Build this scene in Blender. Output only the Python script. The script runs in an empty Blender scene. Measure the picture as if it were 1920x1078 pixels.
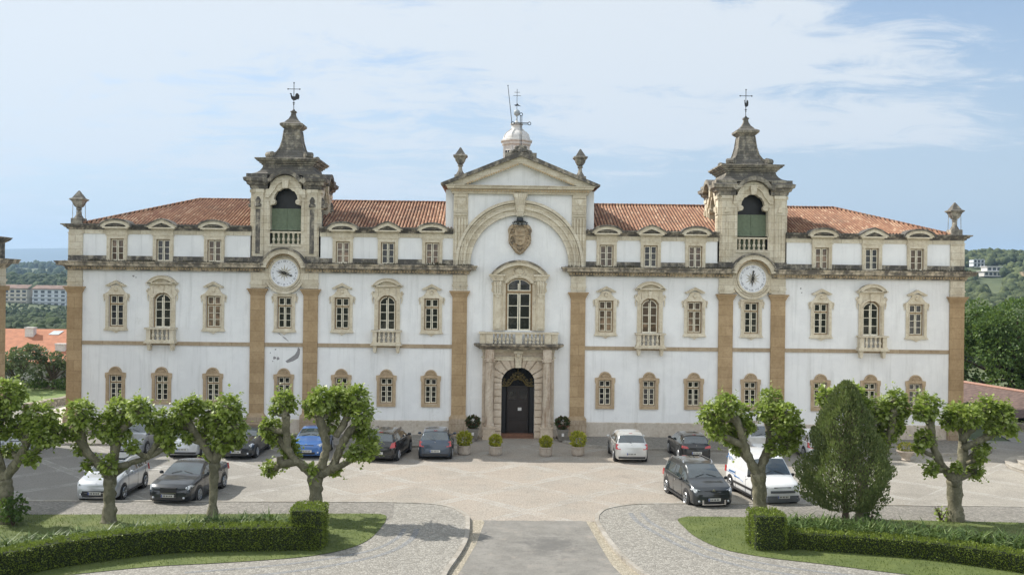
import bpy, math, random
from math import sin, cos, pi, radians as R
from mathutils import Vector, Matrix, noise
random.seed(11)
SC = bpy.context.scene
COL = SC.collection
# ---------------------------------------------------------------- camera
cam = bpy.data.cameras.new('camera'); camo = bpy.data.objects.new('camera', cam); COL.objects.link(camo)
cam.sensor_width = 36; cam.lens = 36*1850/1920; cam.clip_start = .5; cam.clip_end = 40000
camo.location = (-1.35, -58.9, 8.95)
camo.rotation_mode = 'XYZ'
YAW = .0157; ROLL = .0121
camo.rotation_euler = (Matrix.Rotation(-YAW, 3, 'Z') @ Matrix.Rotation(pi/2, 3, 'X') @ Matrix.Rotation(ROLL, 3, 'Z')).to_euler()
SC.camera = camo
# ---------------------------------------------------------------- sun, sky, exposure
SUNV = Vector((-.95, .5, 1.0)).normalized()
ELEV = math.asin(SUNV.z); AZ = math.atan2(SUNV.x, SUNV.y)
sun = bpy.data.lights.new('sun', 'SUN'); sun.energy = 4.0; sun.angle = R(.6); sun.color = (1, .95, .87)
suno = bpy.data.objects.new('sun', sun); COL.objects.link(suno)
suno.rotation_euler = (-SUNV).to_track_quat('-Z', 'Y').to_euler()
W = bpy.data.worlds.new('World'); SC.world = W; W.use_nodes = True
nt = W.node_tree; N = nt.nodes; LK = nt.links; N.clear()
def nn(t, **k):
    n = N.new(t)
    for a, b in k.items(): setattr(n, a, b)
    return n
sky = nn('ShaderNodeTexSky', sky_type='NISHITA', sun_disc=False, sun_elevation=ELEV, sun_rotation=AZ, altitude=150, air_density=1.0, dust_density=1.4, ozone_density=1.6)
tc = nn('ShaderNodeTexCoord'); sep = nn('ShaderNodeSeparateXYZ'); LK.new(tc.outputs['Generated'], sep.inputs[0])
def wm(op, a, b=None, c=None):
    n = nn('ShaderNodeMath', operation=op)
    for i, v in enumerate((a, b, c)):
        if v is None: continue
        if isinstance(v, (int, float)): n.inputs[i].default_value = v
        else: LK.new(v, n.inputs[i])
    return n.outputs[0]
zc = wm('ADD', wm('MAXIMUM', sep.outputs[2], 0), .12)
cmb = nn('ShaderNodeCombineXYZ'); LK.new(wm('DIVIDE', sep.outputs[0], zc), cmb.inputs[0]); LK.new(wm('DIVIDE', sep.outputs[1], zc), cmb.inputs[1])
mp = nn('ShaderNodeMapping'); mp.inputs['Scale'].default_value = (.55, .8, 1); mp.inputs['Location'].default_value = (9.9, 9.9, 0); mp.inputs['Rotation'].default_value = (0, 0, R(12)); LK.new(cmb.outputs[0], mp.inputs[0])
def noi(scale, det, rough, dist, src):
    n = nn('ShaderNodeTexNoise'); n.inputs['Scale'].default_value = scale; n.inputs['Detail'].default_value = det; n.inputs['Roughness'].default_value = rough; n.inputs['Distortion'].default_value = dist
    LK.new(src, n.inputs['Vector']); return n.outputs[0]
n1 = noi(1.0, 12, .6, .3, mp.outputs[0]); n2 = noi(5.5, 12, .72, .8, mp.outputs[0])
cl = wm('ADD', wm('MULTIPLY', n1, .62), wm('MULTIPLY', n2, .38))
# more cloud high up, less near the horizon on the right
zr = nn('ShaderNodeMapRange', interpolation_type='SMOOTHSTEP'); LK.new(sep.outputs[2], zr.inputs[0]); zr.inputs[1].default_value = .07; zr.inputs[2].default_value = .18; zr.inputs[3].default_value = -.055; zr.inputs[4].default_value = .075
cl = wm('ADD', cl, zr.outputs[0])
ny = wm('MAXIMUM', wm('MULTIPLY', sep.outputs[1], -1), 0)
cl = wm('ADD', cl, wm('MULTIPLY', ny, .13))  # unseen cloud added behind the camera to brighten the facade
cl = wm('SUBTRACT', cl, wm('MULTIPLY', sep.outputs[0], .14))
mr = nn('ShaderNodeMapRange', interpolation_type='SMOOTHSTEP'); LK.new(cl, mr.inputs[0]); mr.inputs[1].default_value = .475; mr.inputs[2].default_value = .578; mr.inputs[3].default_value = .03; mr.inputs[4].default_value = .95
hz = nn('ShaderNodeMapRange', interpolation_type='SMOOTHSTEP'); LK.new(sep.outputs[2], hz.inputs[0]); hz.inputs[1].default_value = -.02; hz.inputs[2].default_value = .30; hz.inputs[3].default_value = .85; hz.inputs[4].default_value = .12
skc = nn('ShaderNodeMixRGB', blend_type='MULTIPLY'); skc.inputs[0].default_value = 1; LK.new(sky.outputs[0], skc.inputs[1]); skc.inputs[2].default_value = (1.0, 1.0, 1.0, 1)
hzm = nn('ShaderNodeMixRGB'); LK.new(hz.outputs[0], hzm.inputs[0]); LK.new(skc.outputs[0], hzm.inputs[1]); hzm.inputs[2].default_value = (3.95, 4.5, 5.0, 1)
mx = nn('ShaderNodeMixRGB'); LK.new(mr.outputs[0], mx.inputs[0]); LK.new(hzm.outputs[0], mx.inputs[1]); mx.inputs[2].default_value = (5.35, 5.6, 5.8, 1)
sc_ = nn('ShaderNodeVectorMath', operation='SCALE'); LK.new(mx.outputs[0], sc_.inputs[0]); LK.new(wm('ADD', wm('MULTIPLY', ny, .5), 1), sc_.inputs['Scale'])  # unseen sky behind the camera boosted, added fill for the facade
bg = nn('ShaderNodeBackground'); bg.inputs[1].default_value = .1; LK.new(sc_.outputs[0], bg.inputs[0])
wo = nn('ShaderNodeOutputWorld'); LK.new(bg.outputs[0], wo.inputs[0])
SC.view_settings.view_transform = 'Standard'; SC.view_settings.look = 'None'; SC.view_settings.gamma = 1; SC.view_settings.exposure = .66
SC.cycles.volume_bounces = 0; SC.cycles.max_bounces = 6; SC.cycles.transparent_max_bounces = 8

# ---------------------------------------------------------------- helpers
class M:
    def __init__(s): s.v = []; s.f = []; s.m = []
    def add(s, vs, fs, mi=0):
        o = len(s.v); s.v += [tuple(p) for p in vs]
        for f in fs: s.f.append(tuple(i+o for i in f)); s.m.append(mi)
        return s
    def box(s, x0, x1, y0, y1, z0, z1, mi=0):
        return s.add([(x0,y0,z0),(x1,y0,z0),(x1,y1,z0),(x0,y1,z0),(x0,y0,z1),(x1,y0,z1),(x1,y1,z1),(x0,y1,z1)],
                     [(0,3,2,1),(4,5,6,7),(0,1,5,4),(1,2,6,5),(2,3,7,6),(3,0,4,7)], mi)
    def prism(s, poly, y0, y1, mi=0):                      # polygon in x,z pushed along y
        n = len(poly)
        a = sum(poly[i][0]*poly[(i+1)%n][1]-poly[(i+1)%n][0]*poly[i][1] for i in range(n))
        if a < 0: poly = poly[::-1]
        return s.add([(x,y0,z) for x,z in poly]+[(x,y1,z) for x,z in poly],
                     [tuple(range(n)), tuple(range(2*n-1,n-1,-1))]+[(i+n,(i+1)%n+n,(i+1)%n,i) for i in range(n)], mi)
    def strip(s, o, i, y0, y1, mi=0, closed=False):        # ring between two outlines (x,z), with thickness
        n = len(o); k = n if closed else n-1
        vs = [(x,y0,z) for x,z in o]+[(x,y0,z) for x,z in i]+[(x,y1,z) for x,z in o]+[(x,y1,z) for x,z in i]
        fs = []
        for a in range(k):
            b = (a+1)%n
            fs += [(a,a+n,b+n,b),(a+2*n,b+2*n,b+3*n,a+3*n),(a,b,b+2*n,a+2*n),(a+n,a+3*n,b+3*n,b+n)]
        if not closed: fs += [(0,2*n,3*n,n),(n-1,2*n-1,4*n-1,3*n-1)]
        return s.add(vs, fs, mi)
    def sweep(s, prof, path, mi=0, closed=False):          # prof: (out, z), path: (x,y,nx,ny) outward normal
        n = len(prof); vs = []
        for (x,y,nx,ny) in path: vs += [(x+nx*o, y+ny*o, z) for o,z in prof]
        fs = []; k = len(path)
        for a in range(k if closed else k-1):
            b = (a+1)%k
            for i in range(n):
                j = (i+1)%n; fs.append((a*n+i,b*n+i,b*n+j,a*n+j))
        if not closed: fs += [tuple(range(n))[::-1], tuple(range((k-1)*n,k*n))]
        return s.add(vs, fs, mi)
    def lathe(s, prof, cx=0, cy=0, n=12, mi=0, sq=False, rot=0):   # prof (r,z)
        if sq: n = 4; rot = pi/4
        k = len(prof); vs = []
        q = math.sqrt(2) if sq else 1
        for r,z in prof:
            for i in range(n):
                a = 2*pi*i/n+rot; vs.append((cx+r*q*cos(a), cy+r*q*sin(a), z))
        fs = [(a*n+i,a*n+(i+1)%n,(a+1)*n+(i+1)%n,(a+1)*n+i) for a in range(k-1) for i in range(n)]
        fs += [tuple(range(n))[::-1], tuple(range((k-1)*n,k*n))]
        return s.add(vs, fs, mi)
    def tube(s, pts, rad, n=6, mi=0):
        if isinstance(rad,(int,float)): rad = [rad]*len(pts)
        pts = [Vector(p) for p in pts]; vs = []
        up = None
        for i,p in enumerate(pts):
            d = (pts[min(i+1,len(pts)-1)]-pts[max(i-1,0)]).normalized()
            if up is None: up = Vector((0,0,1)) if abs(d.z) < .9 else Vector((1,0,0))
            a = d.cross(up).normalized(); up = a.cross(d).normalized()
            for k in range(n):
                t = 2*pi*k/n; vs.append(p+(a*cos(t)+up*sin(t))*rad[i])
        fs = [(a*n+i,a*n+(i+1)%n,(a+1)*n+(i+1)%n,(a+1)*n+i) for a in range(len(pts)-1) for i in range(n)]
        fs += [tuple(range(n))[::-1], tuple(range((len(pts)-1)*n,len(pts)*n))]
        return s.add(vs, fs, mi)
    def ball(s, c, r, n=10, mi=0, sz=1, sy=1):
        pr = [(r*sin(pi*k/(n//2)), c[2]-r*sz*cos(pi*k/(n//2))) for k in range(n//2+1)]
        pr[0] = (r*.02, pr[0][1]); pr[-1] = (r*.02, pr[-1][1])
        o = len(s.v); s.lathe(pr, c[0], c[1], n, mi)
        if sy != 1:
            for i in range(o, len(s.v)): x,y,z = s.v[i]; s.v[i] = (x, c[1]+(y-c[1])*sy, z)
        return s
    def build(s, name, mats, parent=None, smooth=False, loc=None, ang=None):
        me = bpy.data.meshes.new(name); me.from_pydata(s.v, [], s.f)
        if not isinstance(mats,(list,tuple)): mats = [mats]
        for m in mats: me.materials.append(m)
        if len(mats) > 1: me.polygons.foreach_set('material_index', s.m)
        if smooth or ang: me.polygons.foreach_set('use_smooth', [True]*len(me.polygons))
        if ang: me.set_sharp_from_angle(angle=R(ang))
        o = bpy.data.objects.new(name, me); COL.objects.link(o)
        if parent: o.parent = parent
        if loc: o.location = loc
        return o
def fixn(o):
    import bmesh
    bm = bmesh.new(); bm.from_mesh(o.data); bmesh.ops.recalc_face_normals(bm, faces=bm.faces); bm.to_mesh(o.data); bm.free(); return o
def tag(o, label=None, cat=None, group=None, kind=None):
    for k, v in (('label',label),('category',cat),('group',group),('kind',kind)):
        if v: o[k] = v
    return o
def empty(name, loc=(0,0,0), rz=0, label=None, cat=None, group=None):
    o = bpy.data.objects.new(name, None); COL.objects.link(o); o.location = loc; o.rotation_euler = (0,0,rz); o.empty_display_size = .2
    return tag(o, label, cat, group)
def copy_tree(o, parent=None):
    c = o.copy(); COL.objects.link(c); c.parent = parent
    for ch in list(o.children): copy_tree(ch, c)
    return c
def arc(cx, cz, rx, rz, a0, a1, n): return [(cx+rx*cos(R(a0+(a1-a0)*i/n)), cz+rz*sin(R(a0+(a1-a0)*i/n))) for i in range(n+1)]

# ---------------------------------------------------------------- materials
class NT:
    def __init__(s, name):
        s.mat = bpy.data.materials.new(name); s.mat.use_nodes = True; s.t = s.mat.node_tree; s.t.nodes.clear()
        s.out = s.n('ShaderNodeOutputMaterial'); s.p = s.n('ShaderNodeBsdfPrincipled'); s.l(s.p.outputs[0], s.out.inputs[0])
        s.geo = s.n('ShaderNodeNewGeometry'); s.pos = s.geo.outputs['Position']
    def n(s, t, **k):
        x = s.t.nodes.new(t)
        for a, b in k.items(): setattr(x, a, b)
        return x
    def l(s, a, b): s.t.links.new(a, b)
    def inp(s, i, v):
        if isinstance(v, (int, float, tuple, list)):
            if isinstance(v,(tuple,list)) and len(v) == 3 and i.type == 'RGBA': v = (*v, 1)
            i.default_value = v
        else: s.l(v, i)
    def m(s, op, a, b=None, c=None):
        x = s.n('ShaderNodeMath', operation=op)
        for i, v in enumerate((a,b,c)):
            if v is not None: s.inp(x.inputs[i], v)
        return x.outputs[0]
    def vec(s, scale=(1,1,1), src=None, loc=(0,0,0), rot=(0,0,0)):
        x = s.n('ShaderNodeMapping'); x.inputs['Scale'].default_value = scale; x.inputs['Location'].default_value = loc; x.inputs['Rotation'].default_value = rot
        s.l(src or s.pos, x.inputs[0]); return x.outputs[0]
    def noise(s, scale, det=4, rough=.6, v=None, dist=0):
        x = s.n('ShaderNodeTexNoise'); x.inputs['Scale'].default_value = scale; x.inputs['Detail'].default_value = det; x.inputs['Roughness'].default_value = rough; x.inputs['Distortion'].default_value = dist
        s.l(v or s.pos, x.inputs['Vector']); return x.outputs[0]
    def voro(s, scale, feature='F1', out=0, v=None, rnd=1):
        x = s.n('ShaderNodeTexVoronoi', feature=feature); x.inputs['Scale'].default_value = scale; x.inputs['Randomness'].default_value = rnd
        s.l(v or s.pos, x.inputs['Vector']); return x.outputs[out]
    def ramp(s, f, a, b, lo=0, hi=1, smooth=True):
        x = s.n('ShaderNodeMapRange'); x.interpolation_type = 'SMOOTHSTEP' if smooth else 'LINEAR'
        s.inp(x.inputs[0], f); x.inputs[1].default_value = a; x.inputs[2].default_value = b; x.inputs[3].default_value = lo; x.inputs[4].default_value = hi
        return x.outputs[0]
    def mix(s, f, a, b, mode='MIX'):
        x = s.n('ShaderNodeMixRGB', blend_type=mode); s.inp(x.inputs[0], f); s.inp(x.inputs[1], a); s.inp(x.inputs[2], b); return x.outputs[0]
    def bump(s, h, strength=.3, dist=.02):
        x = s.n('ShaderNodeBump'); x.inputs['Strength'].default_value = strength; x.inputs['Distance'].default_value = dist
        s.l(h, x.inputs['Height']); s.l(x.outputs[0], s.p.inputs['Normal'])
    def fin(s, col, rough=.8, metal=0, spec=None):
        s.inp(s.p.inputs['Base Color'], col); s.inp(s.p.inputs['Roughness'], rough); s.p.inputs['Metallic'].default_value = metal
        if spec is not None: s.p.inputs['Specular IOR Level'].default_value = spec
        return s.mat
def plain(name, col, rough=.6, metal=0, var=.12, sc=6, coat=0, spec=None):
    t = NT(name); c = t.mix(t.ramp(t.noise(sc), .3, .7), tuple(x*(1-var) for x in col), tuple(min(1,x*(1+var)) for x in col))
    if coat: t.p.inputs['Coat Weight'].default_value = coat; t.p.inputs['Coat Roughness'].default_value = .05
    return t.fin(c, rough, metal, spec)
def stone(name, c1, c2, dark=(.045,.042,.038), amount=.3, top=.5, joints=None, streak=.4, bump=.3):
    t = NT(name)
    c = t.mix(t.ramp(t.noise(1.7,6,.65), .3, .7), c1, c2)
    c = t.mix(t.ramp(t.noise(7,6,.75), .42, .68, 0, .42), c, (c1[0]*.62,c1[1]*.52,c1[2]*.42)); c = t.mix(t.ramp(t.noise(1.1,6,.75,t.vec((1,1,.25),None,(3,7,0))), .5, .75, 0, .4), c, (c1[0]*.6,c1[1]*.54,c1[2]*.48))
    # lichen and soot that settled on upward ledges and runs down in streaks
    up = t.n('ShaderNodeSeparateXYZ'); t.l(t.geo.outputs['Normal'], up.inputs[0])
    st = t.noise(1, 7, .7, t.vec((3.2,3.2,.35)))
    bl = t.noise(2.3, 8, .72)
    f = t.m('ADD', t.m('MULTIPLY', st, streak), t.m('MULTIPLY', bl, 1-streak))
    f = t.m('ADD', f, t.m('MULTIPLY', t.m('MAXIMUM', up.outputs[2], 0), top*.35))
    f = t.m('MULTIPLY', t.ramp(f, .62-amount*.35, .74-amount*.25), min(1,.55+amount*.5))
    c = t.mix(f, c, t.mix(t.noise(9,4), dark, tuple(x*2.4 for x in dark)))
    if joints:
        jx, jz = joints
        br = t.n('ShaderNodeTexBrick'); br.offset = .5; br.inputs['Scale'].default_value = 1; br.inputs['Mortar Size'].default_value = .012; br.inputs['Mortar Smooth'].default_value = .3
        br.inputs['Brick Width'].default_value = jx; br.inputs['Row Height'].default_value = jz; br.inputs['Color1'].default_value = (1,1,1,1); br.inputs['Color2'].default_value = (.80,.78,.75,1); br.inputs['Mortar'].default_value = (.58,.54,.49,1)
        sp = t.n('ShaderNodeSeparateXYZ'); t.l(t.pos, sp.inputs[0]); cb = t.n('ShaderNodeCombineXYZ'); t.l(t.m('ADD', sp.outputs[0], sp.outputs[1]), cb.inputs[0]); t.l(sp.outputs[2], cb.inputs[1]); t.l(cb.outputs[0], br.inputs['Vector'])
        c = t.mix(1, c, br.outputs[0], 'MULTIPLY')
    t.bump(t.noise(22, 5, .7), bump, .02)
    return t.fin(c, .88)
MT = {}
MT['cream'] = stone('cream_limestone', (.73,.66,.51), (.82,.76,.62), amount=.12, top=.5, joints=(1.1,.42))
MT['carved'] = stone('carved_limestone', (.66,.58,.43), (.80,.73,.58), amount=.18, top=.4, joints=None)
MT['tan'] = stone('tan_sandstone', (.46,.325,.18), (.55,.40,.235), amount=.05, top=.5, joints=(2.3,.62))
MT['tanwin'] = stone('tan_window_stone', (.47,.355,.225), (.58,.45,.30), amount=.05, top=.4)
MT['band'] = stone('grey_tan_string_course', (.46,.36,.24), (.54,.43,.30), dark=(.16,.14,.11), amount=.2, joints=(1.9,3))
MT['cornice'] = stone('lichen_covered_cornice_stone', (.62,.53,.39), (.72,.63,.48), amount=.66, top=1.3)
MT['dentil'] = stone('ochre_dentil_stone', (.56,.42,.24), (.68,.53,.34), amount=.12, top=.3)
MT['sooty'] = stone('sooty_attic_base_stone', (.46,.41,.32), (.56,.50,.39), amount=.78, top=1.0, streak=.3)
MT['spire'] = stone('grey_spire_stone', (.40,.37,.30), (.54,.49,.39), dark=(.055,.053,.05), amount=.62, top=.5, joints=(.5,.16))
MT['finial'] = stone('grey_finial_stone', (.38,.35,.28), (.52,.47,.38), amount=.6, top=.3)
MT['plinth'] = stone('stained_plinth_render', (.56,.50,.42), (.64,.58,.50), dark=(.20,.15,.09), amount=.28, top=.2, streak=.3)
MT['rust'] = stone('rusticated_portal_stone', (.60,.50,.38), (.72,.62,.50), dark=(.16,.11,.07), amount=.14, top=.3)
MT['pedestal'] = stone('worn_pedestal_stone', (.42,.33,.23), (.54,.44,.33), dark=(.20,.12,.07), amount=.3, top=.2, joints=(.7,.4), bump=.6)
def wallmat():
    t = NT('white_limewashed_render')
    c = t.mix(t.ramp(t.noise(.5,6,.7), .42, .6), (.85,.85,.84), (.91,.91,.895)); c = t.mix(t.ramp(t.noise(2.6,8,.8), .58, .74, 0, .2), c, (.66,.66,.63))
    st = t.noise(1, 7, .72, t.vec((2.6,2.6,.18)))
    c = t.mix(t.ramp(st, .48, .74, 0, .42), c, (.52,.52,.49))
    c = t.mix(t.ramp(t.noise(.55,8,.75), .6, .72, 0, .35), c, (.50,.48,.43))
    t.bump(t.noise(5,6,.6), .25, .02)
    return t.fin(c, .9)
MT['wall'] = wallmat()
def tilemat():
    t = NT('terracotta_roof_tiles')
    sp = t.n('ShaderNodeSeparateXYZ'); t.l(t.pos, sp.inputs[0])
    cb = t.n('ShaderNodeCombineXYZ'); t.l(t.m('FLOOR', t.m('DIVIDE', sp.outputs[0], .23)), cb.inputs[0]); t.l(t.m('FLOOR', t.m('DIVIDE', sp.outputs[1], .36)), cb.inputs[1])
    ph = t.m('ABSOLUTE', t.m('SUBTRACT', t.m('FRACT', t.m('DIVIDE', sp.outputs[0], .2)), .5))
    wn = t.n('ShaderNodeTexWhiteNoise'); t.l(cb.outputs[0], wn.inputs[0])
    c = t.mix(wn.outputs[0], (.25,.112,.062), (.39,.215,.125))
    c = t.mix(t.ramp(wn.outputs[0], .8, .95, 0, .6), c, (.50,.34,.23))
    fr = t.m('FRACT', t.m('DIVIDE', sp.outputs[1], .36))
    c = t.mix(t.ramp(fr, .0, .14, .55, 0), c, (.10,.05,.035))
    c = t.mix(t.ramp(t.noise(.7,6,.7), .5, .72, 0, .6), c, (.13,.085,.06))
    c = t.mix(t.ramp(t.noise(5,5,.7), .5, .75, 0, .5), c, (.10,.075,.055))
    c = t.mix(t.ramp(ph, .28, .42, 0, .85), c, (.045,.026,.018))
    return t.fin(c, .85)
MT['tile'] = tilemat()
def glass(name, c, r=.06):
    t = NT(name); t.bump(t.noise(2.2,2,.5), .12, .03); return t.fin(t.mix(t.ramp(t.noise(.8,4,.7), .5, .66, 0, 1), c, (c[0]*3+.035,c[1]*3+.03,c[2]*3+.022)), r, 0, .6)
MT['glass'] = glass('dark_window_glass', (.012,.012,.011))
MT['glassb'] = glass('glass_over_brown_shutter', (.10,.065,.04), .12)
MT['sash'] = plain('cream_painted_sash', (.86,.80,.64), .5)
MT['brown'] = plain('ochre_brown_window_frame', (.30,.20,.10), .6)
MT['shutter'] = plain('sage_green_canvas_screen', (.16,.20,.13), .7)
MT['black'] = plain('black_iron', (.012,.012,.013), .45)
MT['iron'] = plain('grey_iron', (.05,.055,.06), .4, .6)
MT['gold'] = plain('gilded_iron', (.17,.13,.05), .4, .5)
MT['door'] = plain('dark_brown_door_wood', (.020,.012,.009), .45)
MT['step'] = plain('worn_red_step', (.20,.10,.06), .8)
MT['dial'] = plain('white_clock_dial', (.80,.81,.83), .5, 0, .08, 9)
MT['star'] = plain('faded_dial_star', (.50,.47,.40), .6)
MT['num'] = plain('faded_dial_numerals', (.10,.11,.14), .6)
MT['plaster'] = plain('bare_cement_patch', (.30,.29,.29), .9)
MT['carvedd'] = stone('weathered_brown_carving', (.38,.28,.17), (.58,.46,.31), amount=.45, top=.5)
MT['white'] = plain('white_plaster', (.66,.64,.61), .7)
MT['lead'] = plain('lead_grey_ball', (.38,.42,.44), .5)
# ================================================================= THE SEMINARY
B = empty('seminary_building', (0,0,0), 0, 'long white baroque seminary with tan pilasters, red tiled roof and two clock towers', 'building')
MIDX = [5.2, 7.84, 10.52, 18.13, 21.15, 23.87]
TWX = 13.93
HALL = 26.75
# ---- walls with real openings
def wall_sheet(m, x0, x1, z0, z1, holes, y=0., depth=.34):
    xs = sorted(set([x0,x1]+[h[0] for h in holes]+[h[1] for h in holes])); zs = sorted(set([z0,z1]+[h[2] for h in holes]+[h[3] for h in holes]))
    for i in range(len(xs)-1):
        for j in range(len(zs)-1):
            cx = (xs[i]+xs[i+1])/2; cz = (zs[j]+zs[j+1])/2
            if any(h[0] < cx < h[1] and h[2] < cz < h[3] for h in holes): continue
            m.add([(xs[i],y,zs[j]),(xs[i+1],y,zs[j]),(xs[i+1],y,zs[j+1]),(xs[i],y,zs[j+1])], [(0,1,2,3)])
    for a,b,c,d in holes:
        m.add([(a,y,c),(b,y,c),(b,y,d),(a,y,d),(a,y+depth,c),(b,y+depth,c),(b,y+depth,d),(a,y+depth,d)], [(0,1,5,4),(1,2,6,5),(2,3,7,6),(3,0,4,7)])
holes = []
for s in (-1, 1):
    for i, x in enumerate(MIDX):
        X = s*x
        holes.append((X-.38, X+.38, 1.96, 3.5))
        if i in (1, 4): holes.append((X-.53, X+.53, 6.34, 8.42))
        else: holes.append((X-.44, X+.44, 6.35, 8.24))
        holes.append((X-.42, X+.42, 10.28, 11.56))
    X = s*TWX
    holes.append((X-.38, X+.38, 1.96, 3.5)); holes.append((X-.44, X+.44, 6.35, 8.24))
holes += [(s*TWX-.92, s*TWX+.92, 11.3, 12.2) for s in (-1,1)]
holes.append((-.8, .8, 6.4, 9.55)); holes.append((-.98, .98, 0.0, 4.3))
m = M()
low = holes
wall_sheet(m, -HALL, HALL, 0, 12.2, low)
wall_sheet(m, -3.95, 3.95, 12.2, 14.7, [])
for s in (-1,1):
    m.add([(s*HALL,0,0),(s*HALL,12,0),(s*HALL,12,12.2),(s*HALL,0,12.2)], [(0,1,2,3)])
m.add([(-HALL,12,0),(HALL,12,0),(HALL,12,12.2),(-HALL,12,12.2)], [(0,1,2,3)])
m.box(-4.45,4.45,.3,24,12.0,14.75)       # nave behind the pediment
m.add([(-4.45,24,14.75),(4.45,24,14.75),(0,24,16.5)],[(0,1,2)])
m.build('wall', MT['wall'], B)
# dark rooms behind the glass
# ---- plinth
for a,b in ((-25.85,-16.05),(-15.0,-12.95),(-11.85,-4.08),(-2.95,-2.12),(2.12,2.95),(4.08,11.85),(12.95,15.0),(16.05,25.85)): m = M(); m.box(a,b,-.06,.0,0,.93); m.add([(a,-.06,.93),(b,-.06,.93),(b,0,.97),(a,0,.97)],[(0,1,2,3)]); m.build('plinth', MT['plinth'], B)
# ---- string course
for a,b in ((-25.85,-15.95),(-15.1,-12.8),(-11.95,-3.96),(3.96,11.95),(12.8,15.1),(15.95,25.85)): m = M(); m.box(a,b,-.07,0,5.28,5.5); m.build('string_course', MT['band'], B)
# ---- pilasters
def pilaster(X, w, cream_hi=True, side=0):
    h = w/2
    m = M(); m.box(X-h, X+h, -.14, 0, 1.3, 8.36); p = m.build('pilaster', MT['tan'], B)
    m = M()
    for z0,z1,o in ((8.34,8.42,.03),(8.42,8.52,.07),(8.52,8.62,.12),(8.62,8.71,.18)): m.box(X-h-o, X+h+o, -.14-o, .0, z0, z1)
    m.build('capital', MT['tan'], p)
    m = M(); m.box(X-h, X+h, -.13, 0, 8.71, 9.7); m.box(X-h-.04,X+h+.04,-.17,0,8.98,9.06); m.box(X-h-.02,X+h+.02,-.15,0,9.06,9.1)
    m.build('frieze_block', MT['cream'], p)
    m = M(); m.box(X-h-.12, X+h+.12, -.3, 0, 0, 1.1)
    m.build('base', MT['pedestal'], p)
    m = M(); m.box(X-h-.12, X+h+.12, -.3, 0, 1.1, 1.2); m.box(X-h-.06,X+h+.06,-.22,0,1.2,1.27); m.box(X-h-.02,X+h+.02,-.17,0,1.27,1.33); m.build('base_moulding', MT['tanwin'], p)
    return p
for s in (-1,1):
    pilaster(s*3.53, .87); pilaster(s*12.38, .85); pilaster(s*15.52, .85); pilaster(s*26.31, .86)
# side faces of the end pilasters
# ---- main cornice
CP = [(0,9.68),(.05,9.68),(.07,9.74),(.1,9.76),(.1,9.86),(.16,9.88),(.2,9.93),(.46,9.95),(.48,10.08),(.54,10.12),(.57,10.2),(0,10.24)]
def cornice(paths, name='main_cornice'):
    for p in paths: m = M(); m.sweep(CP, p); fixn(m.build(name, MT['cornice'], B))
def L(x0, x1, y=-.14):
    return [(x0,y,0,-1),(x1,y,0,-1)]
k = .14
cornice([[(-26.75,3,-1,0),(-26.75,-k,-1,-1),(-15.1,-k,0,-1)],[(-12.75,-k,0,-1),(-3.05,-k,1,-1),(-3.05,0,1,0)]])
cornice([[(26.75,3,1,0),(26.75,-k,1,-1),(15.1,-k,0,-1)],[(12.75,-k,0,-1),(3.05,-k,-1,-1),(3.05,0,-1,0)]])
def dents(m, a, b, z0, z1, y, d=.045, st=.17, w=.09):
    n = max(1,int((b-a)/st)); 
    for i in range(n):
        x = a+(b-a)*(i+.5)/n; m.box(x-w/2,x+w/2,y-d,y,z0,z1)
for a,b in ((-26.7,-15.2),(-12.7,-3.0),(3.0,12.7),(15.2,26.7)): m = M(); dents(m,a,b,9.77,9.85,-.2,.07); m.build('dentils', MT['dentil'], B)
# weeds and moss on the ledges
# ---- attic: sooty base, cream band, cornice
ATT = ((-26.73,-15.95),(-11.9,-3.95),(3.95,11.9),(15.95,26.73))
def minus(a,b,cuts):
    out=[]; x=a
    for c0,c1 in sorted(cuts):
        if c1<=a or c0>=b: continue
        if c0>x: out.append((x,c0))
        x=c1
    if x<b: out.append((x,b))
    return out
WC = [(s*x-.6,s*x+.6) for s in (-1,1) for x in MIDX]
for a,b in ATT:
    for c,d in minus(a,b,WC): m = M(); m.box(c,d,-.1,0,10.33,10.55); m.box(c,d,-.13,0,10.2,10.33); m.build('attic_base', MT['sooty'], B)
for s in (-1,1):
    for q in (-1,1): m = M(); m.box(s*TWX+q*1.62-.42, s*TWX+q*1.62+.42, -.2, 0, 10.2, 10.62); m.build('attic_base', MT['sooty'], B)
for a,b in ATT: m = M(); m.box(a,b,-.05,0,11.84,12.12); m.build('attic_band', MT['cream'], B)
for s in (-1,1): m = M(); m.box(s*26.31-.42, s*26.31+.42, -.09, 0, 10.55, 11.84); m.box(s*26.31-.45,s*26.31+.45,-.12,0,11.84,11.9); m.build('attic_pilaster', MT['cream'], B)
AC = [(0,12.08),(.08,12.1),(.1,12.18),(.2,12.22),(.24,12.3),(.34,12.33),(.36,12.4),(0,12.43)]
for p in ([(-26.73,12,-1,0),(-26.73,-.05,-1,-1),(-15.95,-.05,0,-1)],[(-11.9,-.05,0,-1),(-3.95,-.05,0,-1)],[(26.73,12,1,0),(26.73,-.05,1,-1),(15.95,-.05,0,-1)],[(11.9,-.05,0,-1),(3.95,-.05,0,-1)]): m = M(); m.sweep(AC, p); fixn(m.build('attic_cornice', MT['sooty'], B))
for a,b in ATT: m = M(); m.box(a,b,.0,.7,12.2,12.36); m.build('gutter_ledge', MT['sooty'], B)
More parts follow.
